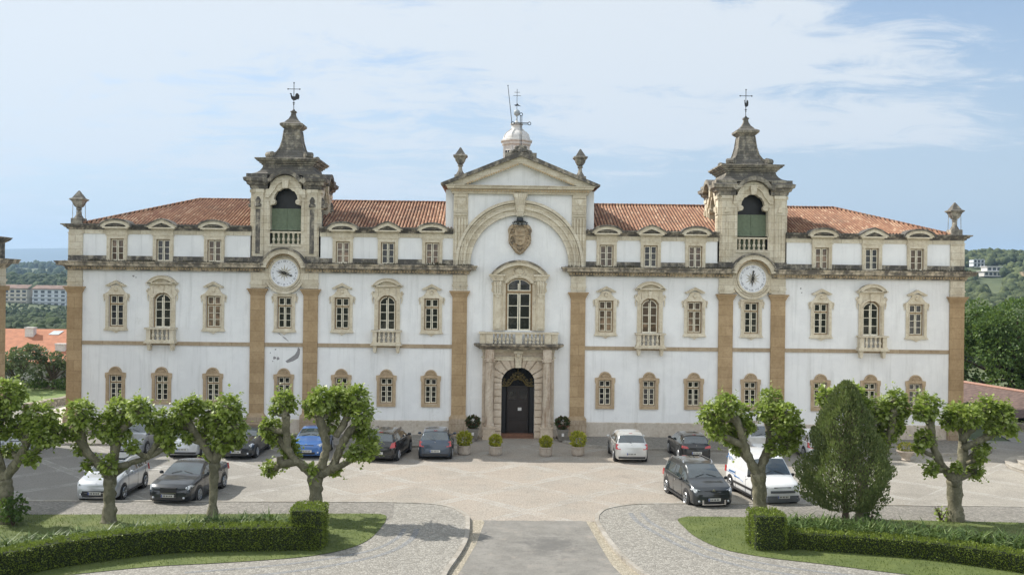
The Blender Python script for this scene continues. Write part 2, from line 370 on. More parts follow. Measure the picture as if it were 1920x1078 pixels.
# ---- roof (real pan-and-roll waves)
def roof_slope(x0, x1, hl, hr, name='roof'):
    """front slope x0..x1 with hips at hl / hr (0 = none)"""
    m = M(); per = .2; n = int((x1-x0)/per)*6; vs = []; rows = 9
    D = 5.8
    for i in range(n+1):
        x = x0+(x1-x0)*i/n; yt = D
        if hl: yt = min(yt, (x-x0)*D/hl)
        if hr: yt = min(yt, (x1-x)*D/hr)
        ph = (x/per)*pi; w = .13*(abs(sin(ph))**.7)-.05
        for r in range(rows+1):
            y = yt*r/rows
            vs.append((x, .18+y+random.uniform(-.004,.004), 12.4+y*2.02/D+w+.018*sin(x*.9+r*.7)+random.uniform(-.006,.006)))
    fs = [(i*(rows+1)+r,(i+1)*(rows+1)+r,(i+1)*(rows+1)+r+1,i*(rows+1)+r+1) for i in range(n) for r in range(rows)]
    m.add(vs, fs)
    return m
for s in (-1,1):
    xa, xb = (-26.0, -15.6) if s < 0 else (15.6, 26.0)
    m = roof_slope(xa, xb, 5.15 if s<0 else 0, 5.15 if s>0 else 0)
    # hip slope on the end
    e = s*26.0; r_ = s*20.85
    m.add([(e,.18,12.38),(e,11.8,12.38),(r_,5.98,14.42)], [(0,1,2)])
    m.add([(e,11.8,12.38),(r_,5.98,14.42),(s*3.9,5.98,14.42),(s*3.9,11.8,12.38)], [(0,1,2,3)])
    rf = m.build('roof', MT['tile'], B)
    m = roof_slope(-12.4 if s<0 else 3.9, -3.9 if s<0 else 12.4, 0, 0); rf2 = m.build('roof', MT['tile'], B)
    # ridge and hip rolls
    m = M()
    def roll(a, b, n):
        a = Vector(a); b = Vector(b)
        for i in range(n):
            p = a.lerp(b, i/n); q = a.lerp(b, (i+1.12)/n); m.tube([p,q], [.11,.09], 8)
    roll((e,.18,12.46),(r_,5.98,14.46),24); roll((r_,5.98,14.46),(s*15.6,5.98,14.46),18); m.build('ridge_tiles', MT['tile'], rf)
    m = M(); roll((s*12.6,5.98,14.46),(s*4.4,5.98,14.46),26); m.build('ridge_tiles', MT['tile'], rf2)
# ---- windows: prototypes at x = 0, then copied
def lights(m, hw, z0, z1, rows, y, bar=.03, fr=.045, mi=1, top=None):
    """two casements of panes"""
    for s in (-1,1):
        a, b = (s*.02, s*hw) if s>0 else (s*hw, s*.02)
        m.box(a, a+fr, y-.04, y+.02, z0, z1, mi); m.box(b-fr, b, y-.04, y+.02, z0, z1, mi)
        m.box(a+fr, b-fr, y-.04, y+.02, z0, z0+fr, mi); m.box(a+fr, b-fr, y-.04, y+.02, z1-fr, z1, mi)
        for k in range(1, rows):
            z = z0+fr+(z1-z0-2*fr)*k/rows; m.box(a+fr, b-fr, y-.03, y+.01, z-bar/2, z+bar/2, mi)
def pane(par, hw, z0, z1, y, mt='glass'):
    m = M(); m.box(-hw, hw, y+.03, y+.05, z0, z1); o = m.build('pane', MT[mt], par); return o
def win_low():
    m = M(); m.box(-.38,-.335,.1,.2,1.96,3.5,0); m.box(.335,.38,.1,.2,1.96,3.5,0); m.box(-.335,.335,.1,.2,1.96,2.02,0); m.box(-.335,.335,.1,.2,3.44,3.5,0); m.box(-.335,.335,.09,.2,3.02,3.09,0)
    lights(m,.33,2.02,3.02,3,.16); lights(m,.33,3.09,3.44,1,.16)
    w = m.build('window', [MT['brown'],MT['sash']], B)
    m = M()
    o = [(-.56,1.78),(-.56,3.25),(-.61,3.4),(-.61,3.62),(-.42,3.64)]+arc(0,3.62,.38,.38,168,12,10)+[(.42,3.64),(.61,3.62),(.61,3.4),(.56,3.25),(.56,1.78)]
    # jambs, lintel and shell, sill as one carved surround
    m.prism([(-.56,1.78),(-.38,1.78),(-.38,3.5),(-.61,3.62),(-.61,3.4),(-.56,3.25)], -.1, 0)
    m.prism([(.56,1.78),(.38,1.78),(.38,3.5),(.61,3.62),(.61,3.4),(.56,3.25)], -.1, 0)
    m.prism([(-.38,3.5),(.38,3.5),(.61,3.62)]+[(.42,3.645)]+arc(0,3.6,.38,.4,10,170,12)+[(-.42,3.645),(-.61,3.62)], -.1, 0)
    m.box(-.38,.38,-.1,0,1.78,1.96); m.box(-.45,-.41,-.13,-.1,1.86,3.45); m.box(.41,.45,-.13,-.1,1.86,3.45); m.box(-.41,.41,-.13,-.1,3.5,3.55)
    m.strip(arc(0,3.62,.38,.38,8,172,12), arc(0,3.62,.31,.31,8,172,12), -.15, -.1)
    for a in range(20,161,20): m.tube([(.04*cos(R(a)),-.1,3.66+.03*sin(R(a))),(.24*cos(R(a)),-.12,3.66+.22*sin(R(a)))],[.015,.045],6)
    m.build('stone_surround', MT['tanwin'], w); pane(w,.335,2.0,3.46,.16)
    return w
def win_mid(ped=True):
    m = M(); z0,z1=6.35,8.24
    m.box(-.44,-.38,.08,.2,z0,z1,0); m.box(.38,.44,.08,.2,z0,z1,0); m.box(-.38,.38,.08,.2,z0,z0+.06,0); m.box(-.38,.38,.08,.2,z1-.06,z1,0); m.box(-.38,.38,.07,.2,7.66,7.74,0)
    lights(m,.375,z0+.06,7.66,3,.15); lights(m,.375,7.74,z1-.06,1,.15)
    w = m.build('window', [MT['brown'],MT['sash']], B)
    m = M()
    for s in (-1,1):
        P_ = [(.44,6.12),(.60,6.12),(.66,6.2),(.62,6.35),(.62,7.9),(.68,8.02),(.68,8.3),(.6,8.34),(.44,8.34)]
        m.prism([(s*x,z) for x,z in P_], -.1, 0)
        m.prism([(s*x,z) for x,z in [(.46,6.3),(.5,6.3),(.5,8.3),(.46,8.3)]], -.135, -.1)
        m.tube([(s*.72,-.04,8.28),(s*.76,-.05,8.16),(s*.71,-.05,8.02),(s*.73,-.04,7.86)],[.045,.04,.035,.02],6)
    m.box(-.44,.44,-.1,0,6.12,6.35); m.box(-.44,.44,-.1,0,8.24,8.34)
    m.prism([(-.3,6.12),(-.12,6.06),(0,5.98),(.12,6.06),(.3,6.12)], -.1, 0)
    m.box(-.7,.7,-.15,0,6.14,6.2)
    if ped:
        m.prism([(-.6,8.34),(.6,8.34),(.5,8.4),(.4,8.52),(.3,8.66),(.28,8.8),(-.28,8.8),(-.3,8.66),(-.4,8.52),(-.5,8.4)], -.1, 0)
        m.tube([(0,-.09,8.57),(0,-.17,8.57)],[.13,.09],10)
        m.strip([(-.57,8.74),(-.57,8.8),(0,9.06),(.57,8.8),(.57,8.74)],[(-.45,8.72),(-.38,8.76),(0,8.93),(.38,8.76),(.45,8.72)],-.22,0)
        m.strip([(-.6,8.79),(0,9.1),(.6,8.79)],[(-.57,8.76),(0,9.05),(.57,8.76)],-.27,0)
    else: m.box(-.7,.7,-.14,0,8.34,8.42)
    m.build('stone_surround', MT['carved'], w); pane(w,.385,6.38,8.2,.15)
    return w
def win_big():
    m = M(); z0=6.34
    # brown outer frame, arched
    m.box(-.53,-.46,.06,.2,z0,8.1,0); m.box(.46,.53,.06,.2,z0,8.1,0)
    m.strip(arc(0,7.9,.53,.5,22,158,12), arc(0,7.9,.46,.42,22,158,12), .06,.2,0)
    for s in (-1,1):
        a,b = (s*.015,s*.46) if s>0 else (s*.46,s*.015)
        m.box(a,a+.055,.1,.16,z0,8.3,1); m.box(b-.055,b,.1,.16,z0,8.12,1); m.box(a+.055,b-.055,.1,.16,z0,z0+.06,1)
        for zz in (6.87,7.36,7.84): m.box(a+.055,b-.055,.11,.15,zz,zz+.035,1)
        m.strip(arc(0,7.88,.46,.43,22,84,6) if s>0 else arc(0,7.88,.46,.43,96,158,6), arc(0,7.88,.40,.37,22,84,6) if s>0 else arc(0,7.88,.40,.37,96,158,6), .1,.16,1)
    w = m.build('window', [MT['brown'],MT['sash']], B)
    m = M()
    for s in (-1,1):
        m.prism([(s*x,z) for x,z in [(.53,6.34),(.76,6.34),(.76,8.2),(.84,8.3),(.84,8.5),(.74,8.6),(.74,8.86),(.53,8.86)]], -.1, 0)
        m.prism([(s*x,z) for x,z in [(.6,6.34),(.64,6.34),(.64,8.2),(.6,8.2)]], -.14, -.1)
        m.tube([(s*.82,-.05,8.62),(s*.92,-.06,8.5),(s*.84,-.06,8.36),(s*.88,-.05,8.15),(s*.84,-.05,7.9)],[.06,.06,.05,.04,.02],6)
    o = arc(0,7.9,.53,.5,22,158,12)
    m.prism([(-.53,8.86)]+[(.53,8.86)]+o, -.1, 0.05)
    m.strip(arc(0,7.88,.72,.66,20,160,14), arc(0,7.88,.56,.53,20,160,14), -.15,-.1)
    m.prism([(-.08,8.38),(.08,8.38),(.12,8.82),(-.12,8.82)], -.19, -.1)
    # segmental pediment
    m.box(-.86,.86,-.2,0,8.86,8.92); m.box(-.93,.93,-.3,0,8.92,8.98)
    o = arc(0,8.42,1.0,.96,33,147,18); i = arc(0,8.42,.84,.80,40,140,18)
    m.strip([(.96,8.98)]+o+[(-.96,8.98)], [(.8,8.98)]+i+[(-.8,8.98)], -.3, 0)
    m.prism([(-.8,8.98)]+[(.8,8.98)]+i[1:-1], -.08, 0)
    m.strip(arc(0,8.42,1.05,1.0,32,148,18), arc(0,8.42,1.0,.965,32,148,18), -.36, 0)
    m.build('stone_surround', MT['carved'], w)
    pane(w,.47,6.36,8.38,.13)
    m = M()
    m.box(-.9,.9,-.56,0,6.24,6.33); m.box(-.86,.86,-.5,0,5.5,5.62); m.box(-.92,.92,-.58,0,5.42,5.5)
    for s in (-1,1):
        m.prism([(s*.8,5.62),(s*.56,5.62),(s*.56,6.24),(s*.8,6.24)], -.48, 0)
        m.prism([(s*.8,5.42),(s*.56,5.42),(s*.6,5.15),(s*.62,5.0),(s*.74,5.0),(s*.76,5.15)], -.4, 0); m.ball((s*.68,-.2,5.06),.1,8)
    for x in (-.4,-.135,.135,.4): m.lathe([(.07,5.62),(.07,5.68),(.05,5.72),(.09,5.84),(.095,5.9),(.045,6.0),(.06,6.08),(.05,6.14),(.075,6.18),(.075,6.24)], x, -.42, 8)
    m.build('balustrade', MT['carved'], w)
    return w
def win_top(kind):
    m = M(); z0,z1 = 10.28,11.56
    m.box(-.42,-.37,.04,.14,z0,z1,0); m.box(.37,.42,.04,.14,z0,z1,0); m.box(-.37,.37,.04,.14,z1-.05,z1,0)
    lights(m,.365,z0+.01,z1-.05,3,.1)
    w = m.build('window', [MT['brown'],MT['sash']], B)
    m = M()
    m.box(-.6,-.42,-.1,0,10.24,11.56); m.box(.42,.6,-.1,0,10.24,11.56); m.box(-.6,.6,-.1,0,11.56,11.76); m.box(-.56,-.52,-.13,-.1,10.3,11.6); m.box(.52,.56,-.13,-.1,10.3,11.6)
    m.box(-.42,.42,-.12,0.02,10.2,10.28); m.box(-.66,.66,-.14,0,11.76,11.82); m.box(-.6,.6,-.11,0,11.82,12.1); m.box(-.68,.68,-.2,0,12.1,12.16); m.box(-.76,.76,-.42,0,12.16,12.24)
    if kind == 'arc':
        o = arc(0,12.2,.9,.44,4,176,20); i = arc(0,12.22,.64,.24,6,174,20)
        m.strip(o, i, -.42, .5)
        m.prism(i, -.1, .5)
    else:
        m.strip([(.9,12.24),(.86,12.32),(.4,12.58),(0,12.72),(-.4,12.58),(-.86,12.32),(-.9,12.24)], [(.6,12.24),(.55,12.26),(.3,12.4),(0,12.5),(-.3,12.4),(-.55,12.26),(-.6,12.24)], -.42, .5)
        m.prism([(-.6,12.24),(.6,12.24),(.3,12.4),(0,12.5),(-.3,12.4)], -.1, .5)
    m.build('stone_surround', MT['carved'], w)
    m = M()
    if kind == 'arc':
        m.strip(arc(0,12.2,1.0,.54,4,176,20), arc(0,12.2,.905,.445,4,176,20), -.5, .6)
    else: m.strip([(.98,12.26),(.88,12.38),(.42,12.65),(0,12.79),(-.42,12.65),(-.88,12.38),(-.98,12.26)], [(.9,12.24),(.86,12.32),(.4,12.58),(0,12.72),(-.4,12.58),(-.86,12.32),(-.9,12.24)], -.5, .6)
    m.build('lichened_hood', MT['sooty'], w)
    pane(w,.37,z0,z1-.03,.1)
    return w
def spread(proto, xs, brown=()):
    for i, x in enumerate(xs):
        o = proto if i == 0 else copy_tree(proto, B)
        o.location.x = x
        if x in brown:
            for ch in o.children:
                if ch.name.startswith('pane'):
                    ch.data = BP.setdefault(ch.data.name, ch.data.copy()); ch.data.materials[0] = MT['glassb']
BP = {}
both = [s*x for s in (-1,1) for x in MIDX]
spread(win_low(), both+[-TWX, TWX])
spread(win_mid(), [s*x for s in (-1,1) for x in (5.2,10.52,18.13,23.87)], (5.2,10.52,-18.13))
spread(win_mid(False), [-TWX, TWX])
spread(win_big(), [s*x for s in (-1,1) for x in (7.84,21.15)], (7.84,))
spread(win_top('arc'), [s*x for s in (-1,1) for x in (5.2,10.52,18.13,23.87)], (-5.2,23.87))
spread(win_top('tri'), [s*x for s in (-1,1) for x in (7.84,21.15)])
# ---- central front: great arch, upper pilasters, pediment
m = M()
zc = 10.33
for ro, ri, y in ((3.82,2.92,-.14),(3.82,3.66,-.30),(3.60,3.54,-.22),(3.36,3.26,-.24),(3.06,2.92,-.22)):
    m.strip([(ro,zc-.12)]+arc(0,zc,ro,ro,0,180,48)+[(-ro,zc-.12)], [(ri,zc-.12)]+arc(0,zc,ri,ri,0,180,48)+[(-ri,zc-.12)], y, 0)
m.build('great_arch', MT['cream'], B)
m = M()                                                         # keystone console
for i in range(-1,2): m.tube([(i*.2*(1.3 if 1 else 1),-.3,14.5),(i*.2,-.36,14.2),(i*.15,-.3,13.7),(i*.12,-.22,13.2)],[.16,.15,.12,.1],8)
m.box(-.42,.42,-.3,0,14.35,14.55); m.prism([(-.36,14.4),(.36,14.4),(.22,13.2),(-.22,13.2)], -.24, 0)
m.build('keystone', MT['cream'], B)
for s in (-1,1):
    m = M(); X = s*3.53
    m.box(X-.43,X+.43,-.1,0,10.25,14.5)
    m.box(X-.36,X+.36,-.14,-.1,13.35,13.42); m.box(X-.4,X+.4,-.16,-.1,13.2,13.3); m.box(X-.4,X+.4,-.15,-.1,14.3,14.5)
    for i in range(4): x = X-.27+i*.18; m.box(x-.05,x+.05,-.18,-.1,10.5,13.1)
    for q in (-.4,.34): m.box(X+q,X+q+.06,-.14,-.1,13.42,14.3)
    m.add([(X-.24,-.11,13.6),(X+.24,-.11,13.6),(X+.24,-.11,14.15),(X-.24,-.11,14.15),(X,-.2,13.88)],[(0,1,4),(1,2,4),(2,3,4),(3,0,4)])
    m.build('upper_pilaster', MT['cream'], B)
m = M()
E1 = [(0,14.5),(.06,14.5),(.08,14.6),(.16,14.64),(.16,14.74),(.22,14.76),(.34,14.8),(.36,14.9),(.42,14.93),(.44,14.98),(0,14.98)]
m.sweep(E1, [(-4.0,3.0,-1,0),(-4.0,-.14,-1,-1),(4.0,-.14,1,-1),(4.0,3.0,1,0)])
en = fixn(m.build('entablature', MT['cream'], B))
m = M(); dents(m,-4.1,4.1,14.64,14.74,-.3,.07,.16,.09); m.build('dentils', MT['dentil'], en)
def rake(z_tip, z_ap, hw): return [(-hw,z_tip),(0,z_ap),(hw,z_tip)]
m = M()
m.strip([(-4.45,15.0),(0,16.72),(4.45,15.0)], [(-3.35,15.0),(0,16.32),(3.35,15.0)], -.42, .2)
pe = m.build('pediment', MT['cream'], B)
m = M(); m.prism([(-3.4,14.98),(3.4,14.98),(0,16.36)], -.08, .25); m.build('tympanum', MT['wall'], pe)
m = M()
for s in (-1,1):
    for i in range(22):
        t = (i+.6)/23; x = s*3.2*(1-t); z = 15.0+1.27*t; m.add([(x-.045,-.5,z-.01),(x+.045,-.5,z-.01),(x+.045,-.5,z+.09),(x-.045,-.5,z+.09),(x-.045,-.4,z-.01),(x+.045,-.4,z-.01),(x+.045,-.4,z+.09),(x-.045,-.4,z+.09)],[(0,1,2,3),(0,4,5,1),(1,5,6,2),(2,6,7,3),(3,7,4,0)])
m.build('dentils', MT['dentil'], pe)
m = M()
m.strip([(-4.72,14.98),(-4.72,15.08),(0,16.98),(4.72,15.08),(4.72,14.98)], [(-4.45,14.98),(-4.42,15.0),(0,16.72),(4.42,15.0),(4.45,14.98)], -.62, .4)
m.strip([(-4.62,15.12),(0,17.02),(4.62,15.12)], [(-4.6,15.0),(0,16.86),(4.6,15.0)], -.5, .3)
m.build('raking_cornice', MT['sooty'], pe)
m = M(); m.add([(-4.7,.3,14.98),(0,.3,16.9),(0,24,16.9),(-4.7,24,14.98)],[(0,1,2,3)]); m.add([(4.7,.3,14.98),(4.7,24,14.98),(0,24,16.9),(0,.3,16.9)],[(0,1,2,3)]); m.build('nave_roof', MT['tile'], B)
# crest on the apex with iron cross
m = M()
m.box(-.95,-.5,-.1,.5,16.62,16.98); m.box(.5,.95,-.1,.5,16.62,16.98)
m.prism([(-.8,16.75),(-.75,17.0),(-.5,17.0),(-.38,17.2),(-.2,17.3),(-.12,17.45),(.12,17.45),(.2,17.3),(.38,17.2),(.5,17.0),(.75,17.0),(.8,16.75)], 0, .35)
for s in (-1,1): m.ball((s*.55,.15,17.02),.16,8); m.ball((s*.25,.12,17.3),.14,8); m.tube([(s*.7,-.02,16.9),(s*.4,-.04,17.12),(s*.15,-.02,17.1)],[.06,.07,.05],6)
m.ball((0,-.02,17.12),.2,10)
cr = m.build('apex_ornament', MT['finial'], B)
m = M()
m.tube([(-.045,.15,17.4),(-.045,.15,19.2)],.022,5); m.tube([(.045,.15,17.4),(.045,.15,19.2)],.022,5)
m.tube([(-.4,.15,18.72),(.4,.15,18.72)],.022,5); m.tube([(-.4,.15,18.8),(.4,.15,18.8)],.022,5)
for c in ((-.5,18.76),(.5,18.76),(0,19.3)): m.strip(arc(c[0],c[1],.11,.11,0,360,10)[:-1], arc(c[0],c[1],.07,.07,0,360,10)[:-1], .13,.17, closed=True)
m.build('iron_cross', MT['iron'], cr)
# ---- coat of arms
m = M()
o = [(0,10.9),(.22,11.0),(.42,11.25),(.6,11.5),(.68,11.8),(.66,12.1),(.72,12.4),(.6,12.62),(.35,12.7),(0,12.66)]
o = o+[(-x,z) for x,z in o[-2:0:-1]]
m.prism(o, -.14, 0)
m.prism([(0,11.45),(.25,11.55),(.32,11.8),(.3,12.35),(.2,12.5),(-.2,12.5),(-.3,12.35),(-.32,11.8),(-.25,11.55)], -.24, -.14, 1)
m.tube([(-.3,-.25,12.02),(0,-.27,12.0),(.3,-.25,12.02)],.02,5,1)
rr = random.Random(5)
for s in (-1,1):
    for (x,z,r) in ((.52,12.52,.13),(.6,12.3,.1),(.45,12.62,.1),(.5,12.05,.1),(.55,11.75,.12),(.45,11.5,.11),(.34,11.3,.1),(.2,11.12,.1),(.6,11.6,.07),(.42,12.3,.08),(.44,11.9,.07),(.1,11.35,.09),(.28,12.62,.1)):
        m.ball((s*x,-.17,z),r,7,0,1,.8)
    m.tube([(s*.5,-.2,12.5),(s*.66,-.24,12.3),(s*.55,-.22,12.0),(s*.64,-.22,11.75),(s*.45,-.22,11.45),(s*.2,-.22,11.2),(0,-.22,11.0)],[.05,.06,.05,.06,.06,.05,.05],6)
    m.box(s*.6-.05 ,s*.6+.05,-.24,-.1,11.66,11.9)
m.ball((0,-.2,11.3),.11,8,1)
for i in range(3): m.ball((-.12+.12*i,-.26,12.25),.05,6,0); m.ball((-.08+.08*i,-.26,11.75),.05,6,0)
ca = m.build('coat_of_arms', [MT['carvedd'],MT['carvedd']], B)
m = M()
m.lathe([(.24,12.86),(.25,12.9),(.2,12.94),(.19,13.08),(.14,13.12)],0,-.25,14); m.lathe([(.36,12.84),(.4,12.88),(.2,12.92)],0,-.25,16)
for s in (-1,1): m.tube([(s*.3,-.25,12.82),(s*.42,-.22,12.76),(s*.36,-.2,12.66)],.025,5); m.ball((s*.42,-.22,12.8),.05,6)
m.ball((-.12,-.25,12.74),.07,6); m.ball((.12,-.25,12.74),.07,6)
m.build('prelate_hat', MT['iron'], ca)
# ---- portal window
m = M()
m.box(-.8,-.7,.05,.2,6.4,9.2,0); m.box(.7,.8,.05,.2,6.4,9.2,0); m.strip(arc(0,8.85,.82,.68,30,150,12), arc(0,8.85,.74,.6,30,150,12), .05,.2,0)
m.box(-.7,.7,.03,.2,8.62,8.74,0)
lights(m,.69,6.4,8.62,3,.13,.04,.07)
for s in (-1,1):
    a,b=(s*.015,s*.69) if s>0 else (s*.69,s*.015)
    m.box(a,a+.06,.09,.15,8.74,9.4,1); m.box(b-.06,b,.09,.15,8.74,9.2,1); m.box(a+.06,b-.06,.09,.15,8.74,8.8,1)
m.strip(arc(0,8.83,.78,.64,32,148,12), arc(0,8.83,.71,.57,32,148,12), .09,.15,1)
w = m.build('window', [MT['brown'],MT['sash']], B)
m = M()
for s in (-1,1):
    m.prism([(s*.8,6.4),(s*1.02,6.4),(s*1.02,9.3),(s*.8,9.3)], -.12, 0)
    m.prism([(s*.88,6.4),(s*.94,6.4),(s*.94,9.1),(s*.88,9.1)], -.17, -.12)
    m.prism([(s*1.02,6.4),(s*1.54,6.4),(s*1.54,9.35),(s*1.02,9.35)], -.16, 0)
    m.prism([(s*1.1,6.5),(s*1.46,6.5),(s*1.46,8.45),(s*1.1,8.45)], -.22, -.16)
    m.box(s*1.28-.26,s*1.28+.26,-.34,0,8.52,8.6); m.prism([(s*1.28-.2,8.52),(s*1.28+.2,8.52),(s*1.28,8.3)], -.3,-.16)
    for i in (-1,0,1): m.tube([(s*1.28+i*.15,-.3,9.3),(s*1.28+i*.15,-.38,9.1),(s*1.28+i*.13,-.28,8.6)],[.09,.08,.06],7)
    m.prism([(s*1.54,9.3),(s*1.66,9.2),(s*1.6,9.0),(s*1.66,8.75),(s*1.54,8.6)], -.1, 0)
    m.box(s*1.28-.32,s*1.28+.32,-.4,0,9.35,9.5)
    m.box(min(s*.85,s*1.8),max(s*.85,s*1.8),-.5,0,9.62,9.72); m.box(min(s*.95,s*1.72),max(s*.95,s*1.72),-.42,0,9.5,9.62)
m.prism([(-1.02,9.3)]+[(-.95,9.62),(-.9,9.72),(-.6,9.75),(-.45,9.95),(.45,9.95),(.6,9.75),(.9,9.72),(.95,9.62),(1.02,9.3)]+arc(0,8.85,.8,.66,32,148,12), -.12, .05)
m.strip(arc(0,8.85,1.0,.86,28,152,16), arc(0,8.85,.86,.72,28,152,16), -.2,-.12)
o = arc(0,8.7,1.95,1.78,35,145,24); i = arc(0,8.7,1.72,1.56,41,139,24)
m.strip([(1.8,9.72)]+o[1:-1]+[(-1.8,9.72)], [(1.38,9.72)]+i[1:-1]+[(-1.38,9.72)], -.5, 0)
m.prism([(-1.38,9.72),(1.38,9.72)]+i[1:-1], -.1, 0)
m.ball((0,-.14,9.9),.3,12,0,.75,.5); m.tube([(-.4,-.14,9.75),(0,-.2,9.66),(.4,-.14,9.75)],.06,6)
m.build('stone_surround', MT['carved'], w)
m = M(); m.strip(arc(0,8.7,2.03,1.88,35,145,24), arc(0,8.7,1.94,1.77,35,145,24), -.58, .0); m.build('lichened_hood', MT['cornice'], w)
pane(w,.72,6.42,9.48,.13)
# ---- balcony over the portal
ba = M()
def bulge(o): return [(-2.3,0,-1,0),(-2.3,-.75,-1,-1),(-1.4,-.75,0,-1),(-.9,-.95,0,-1),(0,-1.05,0,-1),(.9,-.95,0,-1),(1.4,-.75,0,-1),(2.3,-.75,1,-1),(2.3,0,1,0)]
ba.sweep([(-.5,5.3),(0,5.3),(.08,5.4),(.2,5.46),(.32,5.52),(.35,5.62),(-.5,5.64)], bulge(0))
ba.box(-2.1,2.1,-.85,0,5.42,5.6)
bs = fixn(ba.build('balcony', MT['cornice'], B))
m = M()
def ypos(x): return -.75-(.3*max(0,1-abs(x)/1.4))
for s in (-1,1):
    m.box(s*1.72-.2,s*1.72+.2,-.84,-.5,5.64,6.22); m.box(s*2.12-.18,s*2.12+.18,-.78,-.3,5.64,6.22)
    m.box(s*2.12-.1,s*2.12+.1,-.3,0,5.64,6.2)
    for i in range(5): x = s*(.42+i*.235); m.lathe([(.08,5.64),(.08,5.72),(.05,5.76),(.095,5.86),(.1,5.92),(.045,6.02),(.06,6.08),(.05,6.14),(.08,6.18),(.08,6.24)], x, -.68, 8)
m.box(-.2,.2,-.84,-.55,5.64,6.22)
m.box(-2.36,2.36,-.9,-.45,6.22,6.32); m.box(-2.36,-2.0,-.45,0,6.22,6.32); m.box(2.0,2.36,-.45,0,6.22,6.32)
m.build('balustrade', MT['carved'], bs)
# ---- portal
MT['colstone'] = stone('stained_column_stone', (.60,.51,.40), (.72,.63,.51), dark=(.17,.11,.07), amount=.42, top=.2, streak=.75)
m = M()
# rusticated jambs and voussoirs, joints cut as gaps
zj = [0,.42,.86,1.28,1.7,2.1,2.5,2.9,3.3]
for s in (-1,1):
    for k in range(len(zj)-1):
        for (a,b) in ((.98,1.42),(1.98,2.14)) : m.prism([(s*a,zj[k]+.025),(s*b,zj[k]+.025),(s*b,zj[k+1]-.025),(s*a,zj[k+1]-.025)], -.34 if a<1.5 else -.3, 0)
    m.prism([(s*.98,0),(s*2.13,0),(s*2.13,4.31),(s*1.1,4.31),(s*.98,3.3)], -.24, 0, 0)
# arch blocks
import itertools
r0 = .98
angs = [0,14,31,50,68,80]
def out(a):
    c, s_ = cos(R(a)), sin(R(a)); t = min(2.1/c if c>.01 else 99, (4.62-3.3)/s_ if s_>.01 else 99); t = min(t, 1.75); return (t*c, 3.3+t*s_)
for s in (-1,1):
    for a,b in zip(angs[:-1],angs[1:]):
        a_, b_ = a+1.4, b-1.4
        inner = [(r0*cos(R(a_+(b_-a_)*q/4)), 3.3+.92*sin(R(a_+(b_-a_)*q/4))) for q in range(5)]
        pa, pb = out(a_), out(b_)
        poly = inner+[pb,pa]
        m.prism([(s*x,z) for x,z in poly], -.34, -.28)
m.prism([(-2.13,5.3),(-2.13,4.3),(-1.1,4.3)]+arc(0,3.3,.98,.92,140,40,14)+[(1.1,4.3),(2.13,4.3),(2.13,5.3)], -.25, 0)
po = m.build('portal', MT['rust'], B)
m = M()
m.box(-2.13,-.25,-.4,-.28,4.62,4.86); m.box(.25,2.13,-.4,-.28,4.62,4.86); m.box(-2.2,-.2,-.44,-.28,4.78,4.84); m.box(.2,2.2,-.44,-.28,4.78,4.84)
m.box(-2.16,2.16,-.36,-.28,5.1,5.3)
m.prism([(-.17,4.2),(.17,4.2),(.22,5.25),(-.22,5.25)], -.5, -.28); m.box(-.28,.28,-.6,-.28,5.05,5.2); m.ball((0,-.5,4.95),.16,8); m.box(-.18,.18,-.54,-.28,4.55,4.62)
m.build('portal_entablature', MT['carved'], po)
for s in (-1,1):
    m = M(); X = s*1.7
    m.lathe([(.27,.95),(.28,1.1),(.25,1.18),(.25,2.4),(.215,4.5),(.235,4.52),(.235,4.58)], X, -.6, 16)
    m.lathe([(.33,.74),(.33,.82),(.3,.88),(.27,.95)], X, -.6, 16)
    for i in range(9):
        a = pi+pi*i/8; m.tube([(X+.245*cos(a),-.6+.245*sin(a),1.3),(X+.213*cos(a),-.6+.213*sin(a),4.4)],.02,4)
    m.box(X-.3,X+.3,-.9,-.3,4.58,4.7); m.box(X-.34,X+.34,-.94,-.3,4.7,4.76); m.box(X-.25,X+.25,-.85,-.28,4.76,5.3)
    c = m.build('column', MT['colstone'], po, ang=35)
    m = M(); m.box(X-.36,X+.36,-.98,-.28,0,.66); m.box(X-.4,X+.4,-1.02,-.28,.66,.74); m.box(X-.4,X+.4,-1.02,-.28,0,.12); m.build('pedestal', MT['rust'], c)
m = M(); m.box(-1.0,1.0,.9,1.0,0,4.4); m.box(-1.0,-.66,.5,.9,0,3.2); m.box(.66,1.0,.5,.9,0,3.2); m.build('vestibule', MT['black'], po)
m = M(); m.box(-.97,.97,.05,.9,-.02,.2); m.box(-.97,.97,-.3,.05,-.02,.06); m.build('step', MT['step'], po)
m = M(); m.box(-.64,.64,.62,.7,.2,2.95)
for s in (-1,1):
    for z0,z1 in ((.3,1.0),(1.15,2.1)): m.box(s*.33-.24,s*.33+.24,.59,.62,z0,z1); m.box(s*.33-.18,s*.33+.18,.575,.59,z0+.06,z1-.06)
    m.box(s*.33-.24,s*.33+.24,.6,.62,2.2,2.24); m.box(s*.33-.24,s*.33+.24,.6,.62,2.76,2.8)
m.box(-.72,-.64,.5,.72,.2,3.05); m.box(.64,.72,.5,.72,.2,3.05); m.box(-.72,.72,.5,.72,2.95,3.05)
do = m.build('door', MT['door'], po)
m = M()
for s in (-1,1):
    m.box(s*.33-.24,s*.33+.24,.605,.61,2.24,2.76)
m.build('pane', MT['glass'], do)
m = M(); m.box(.02,.24,.56,.575,1.55,1.73); m.build('paper_notice', MT['white'], do)
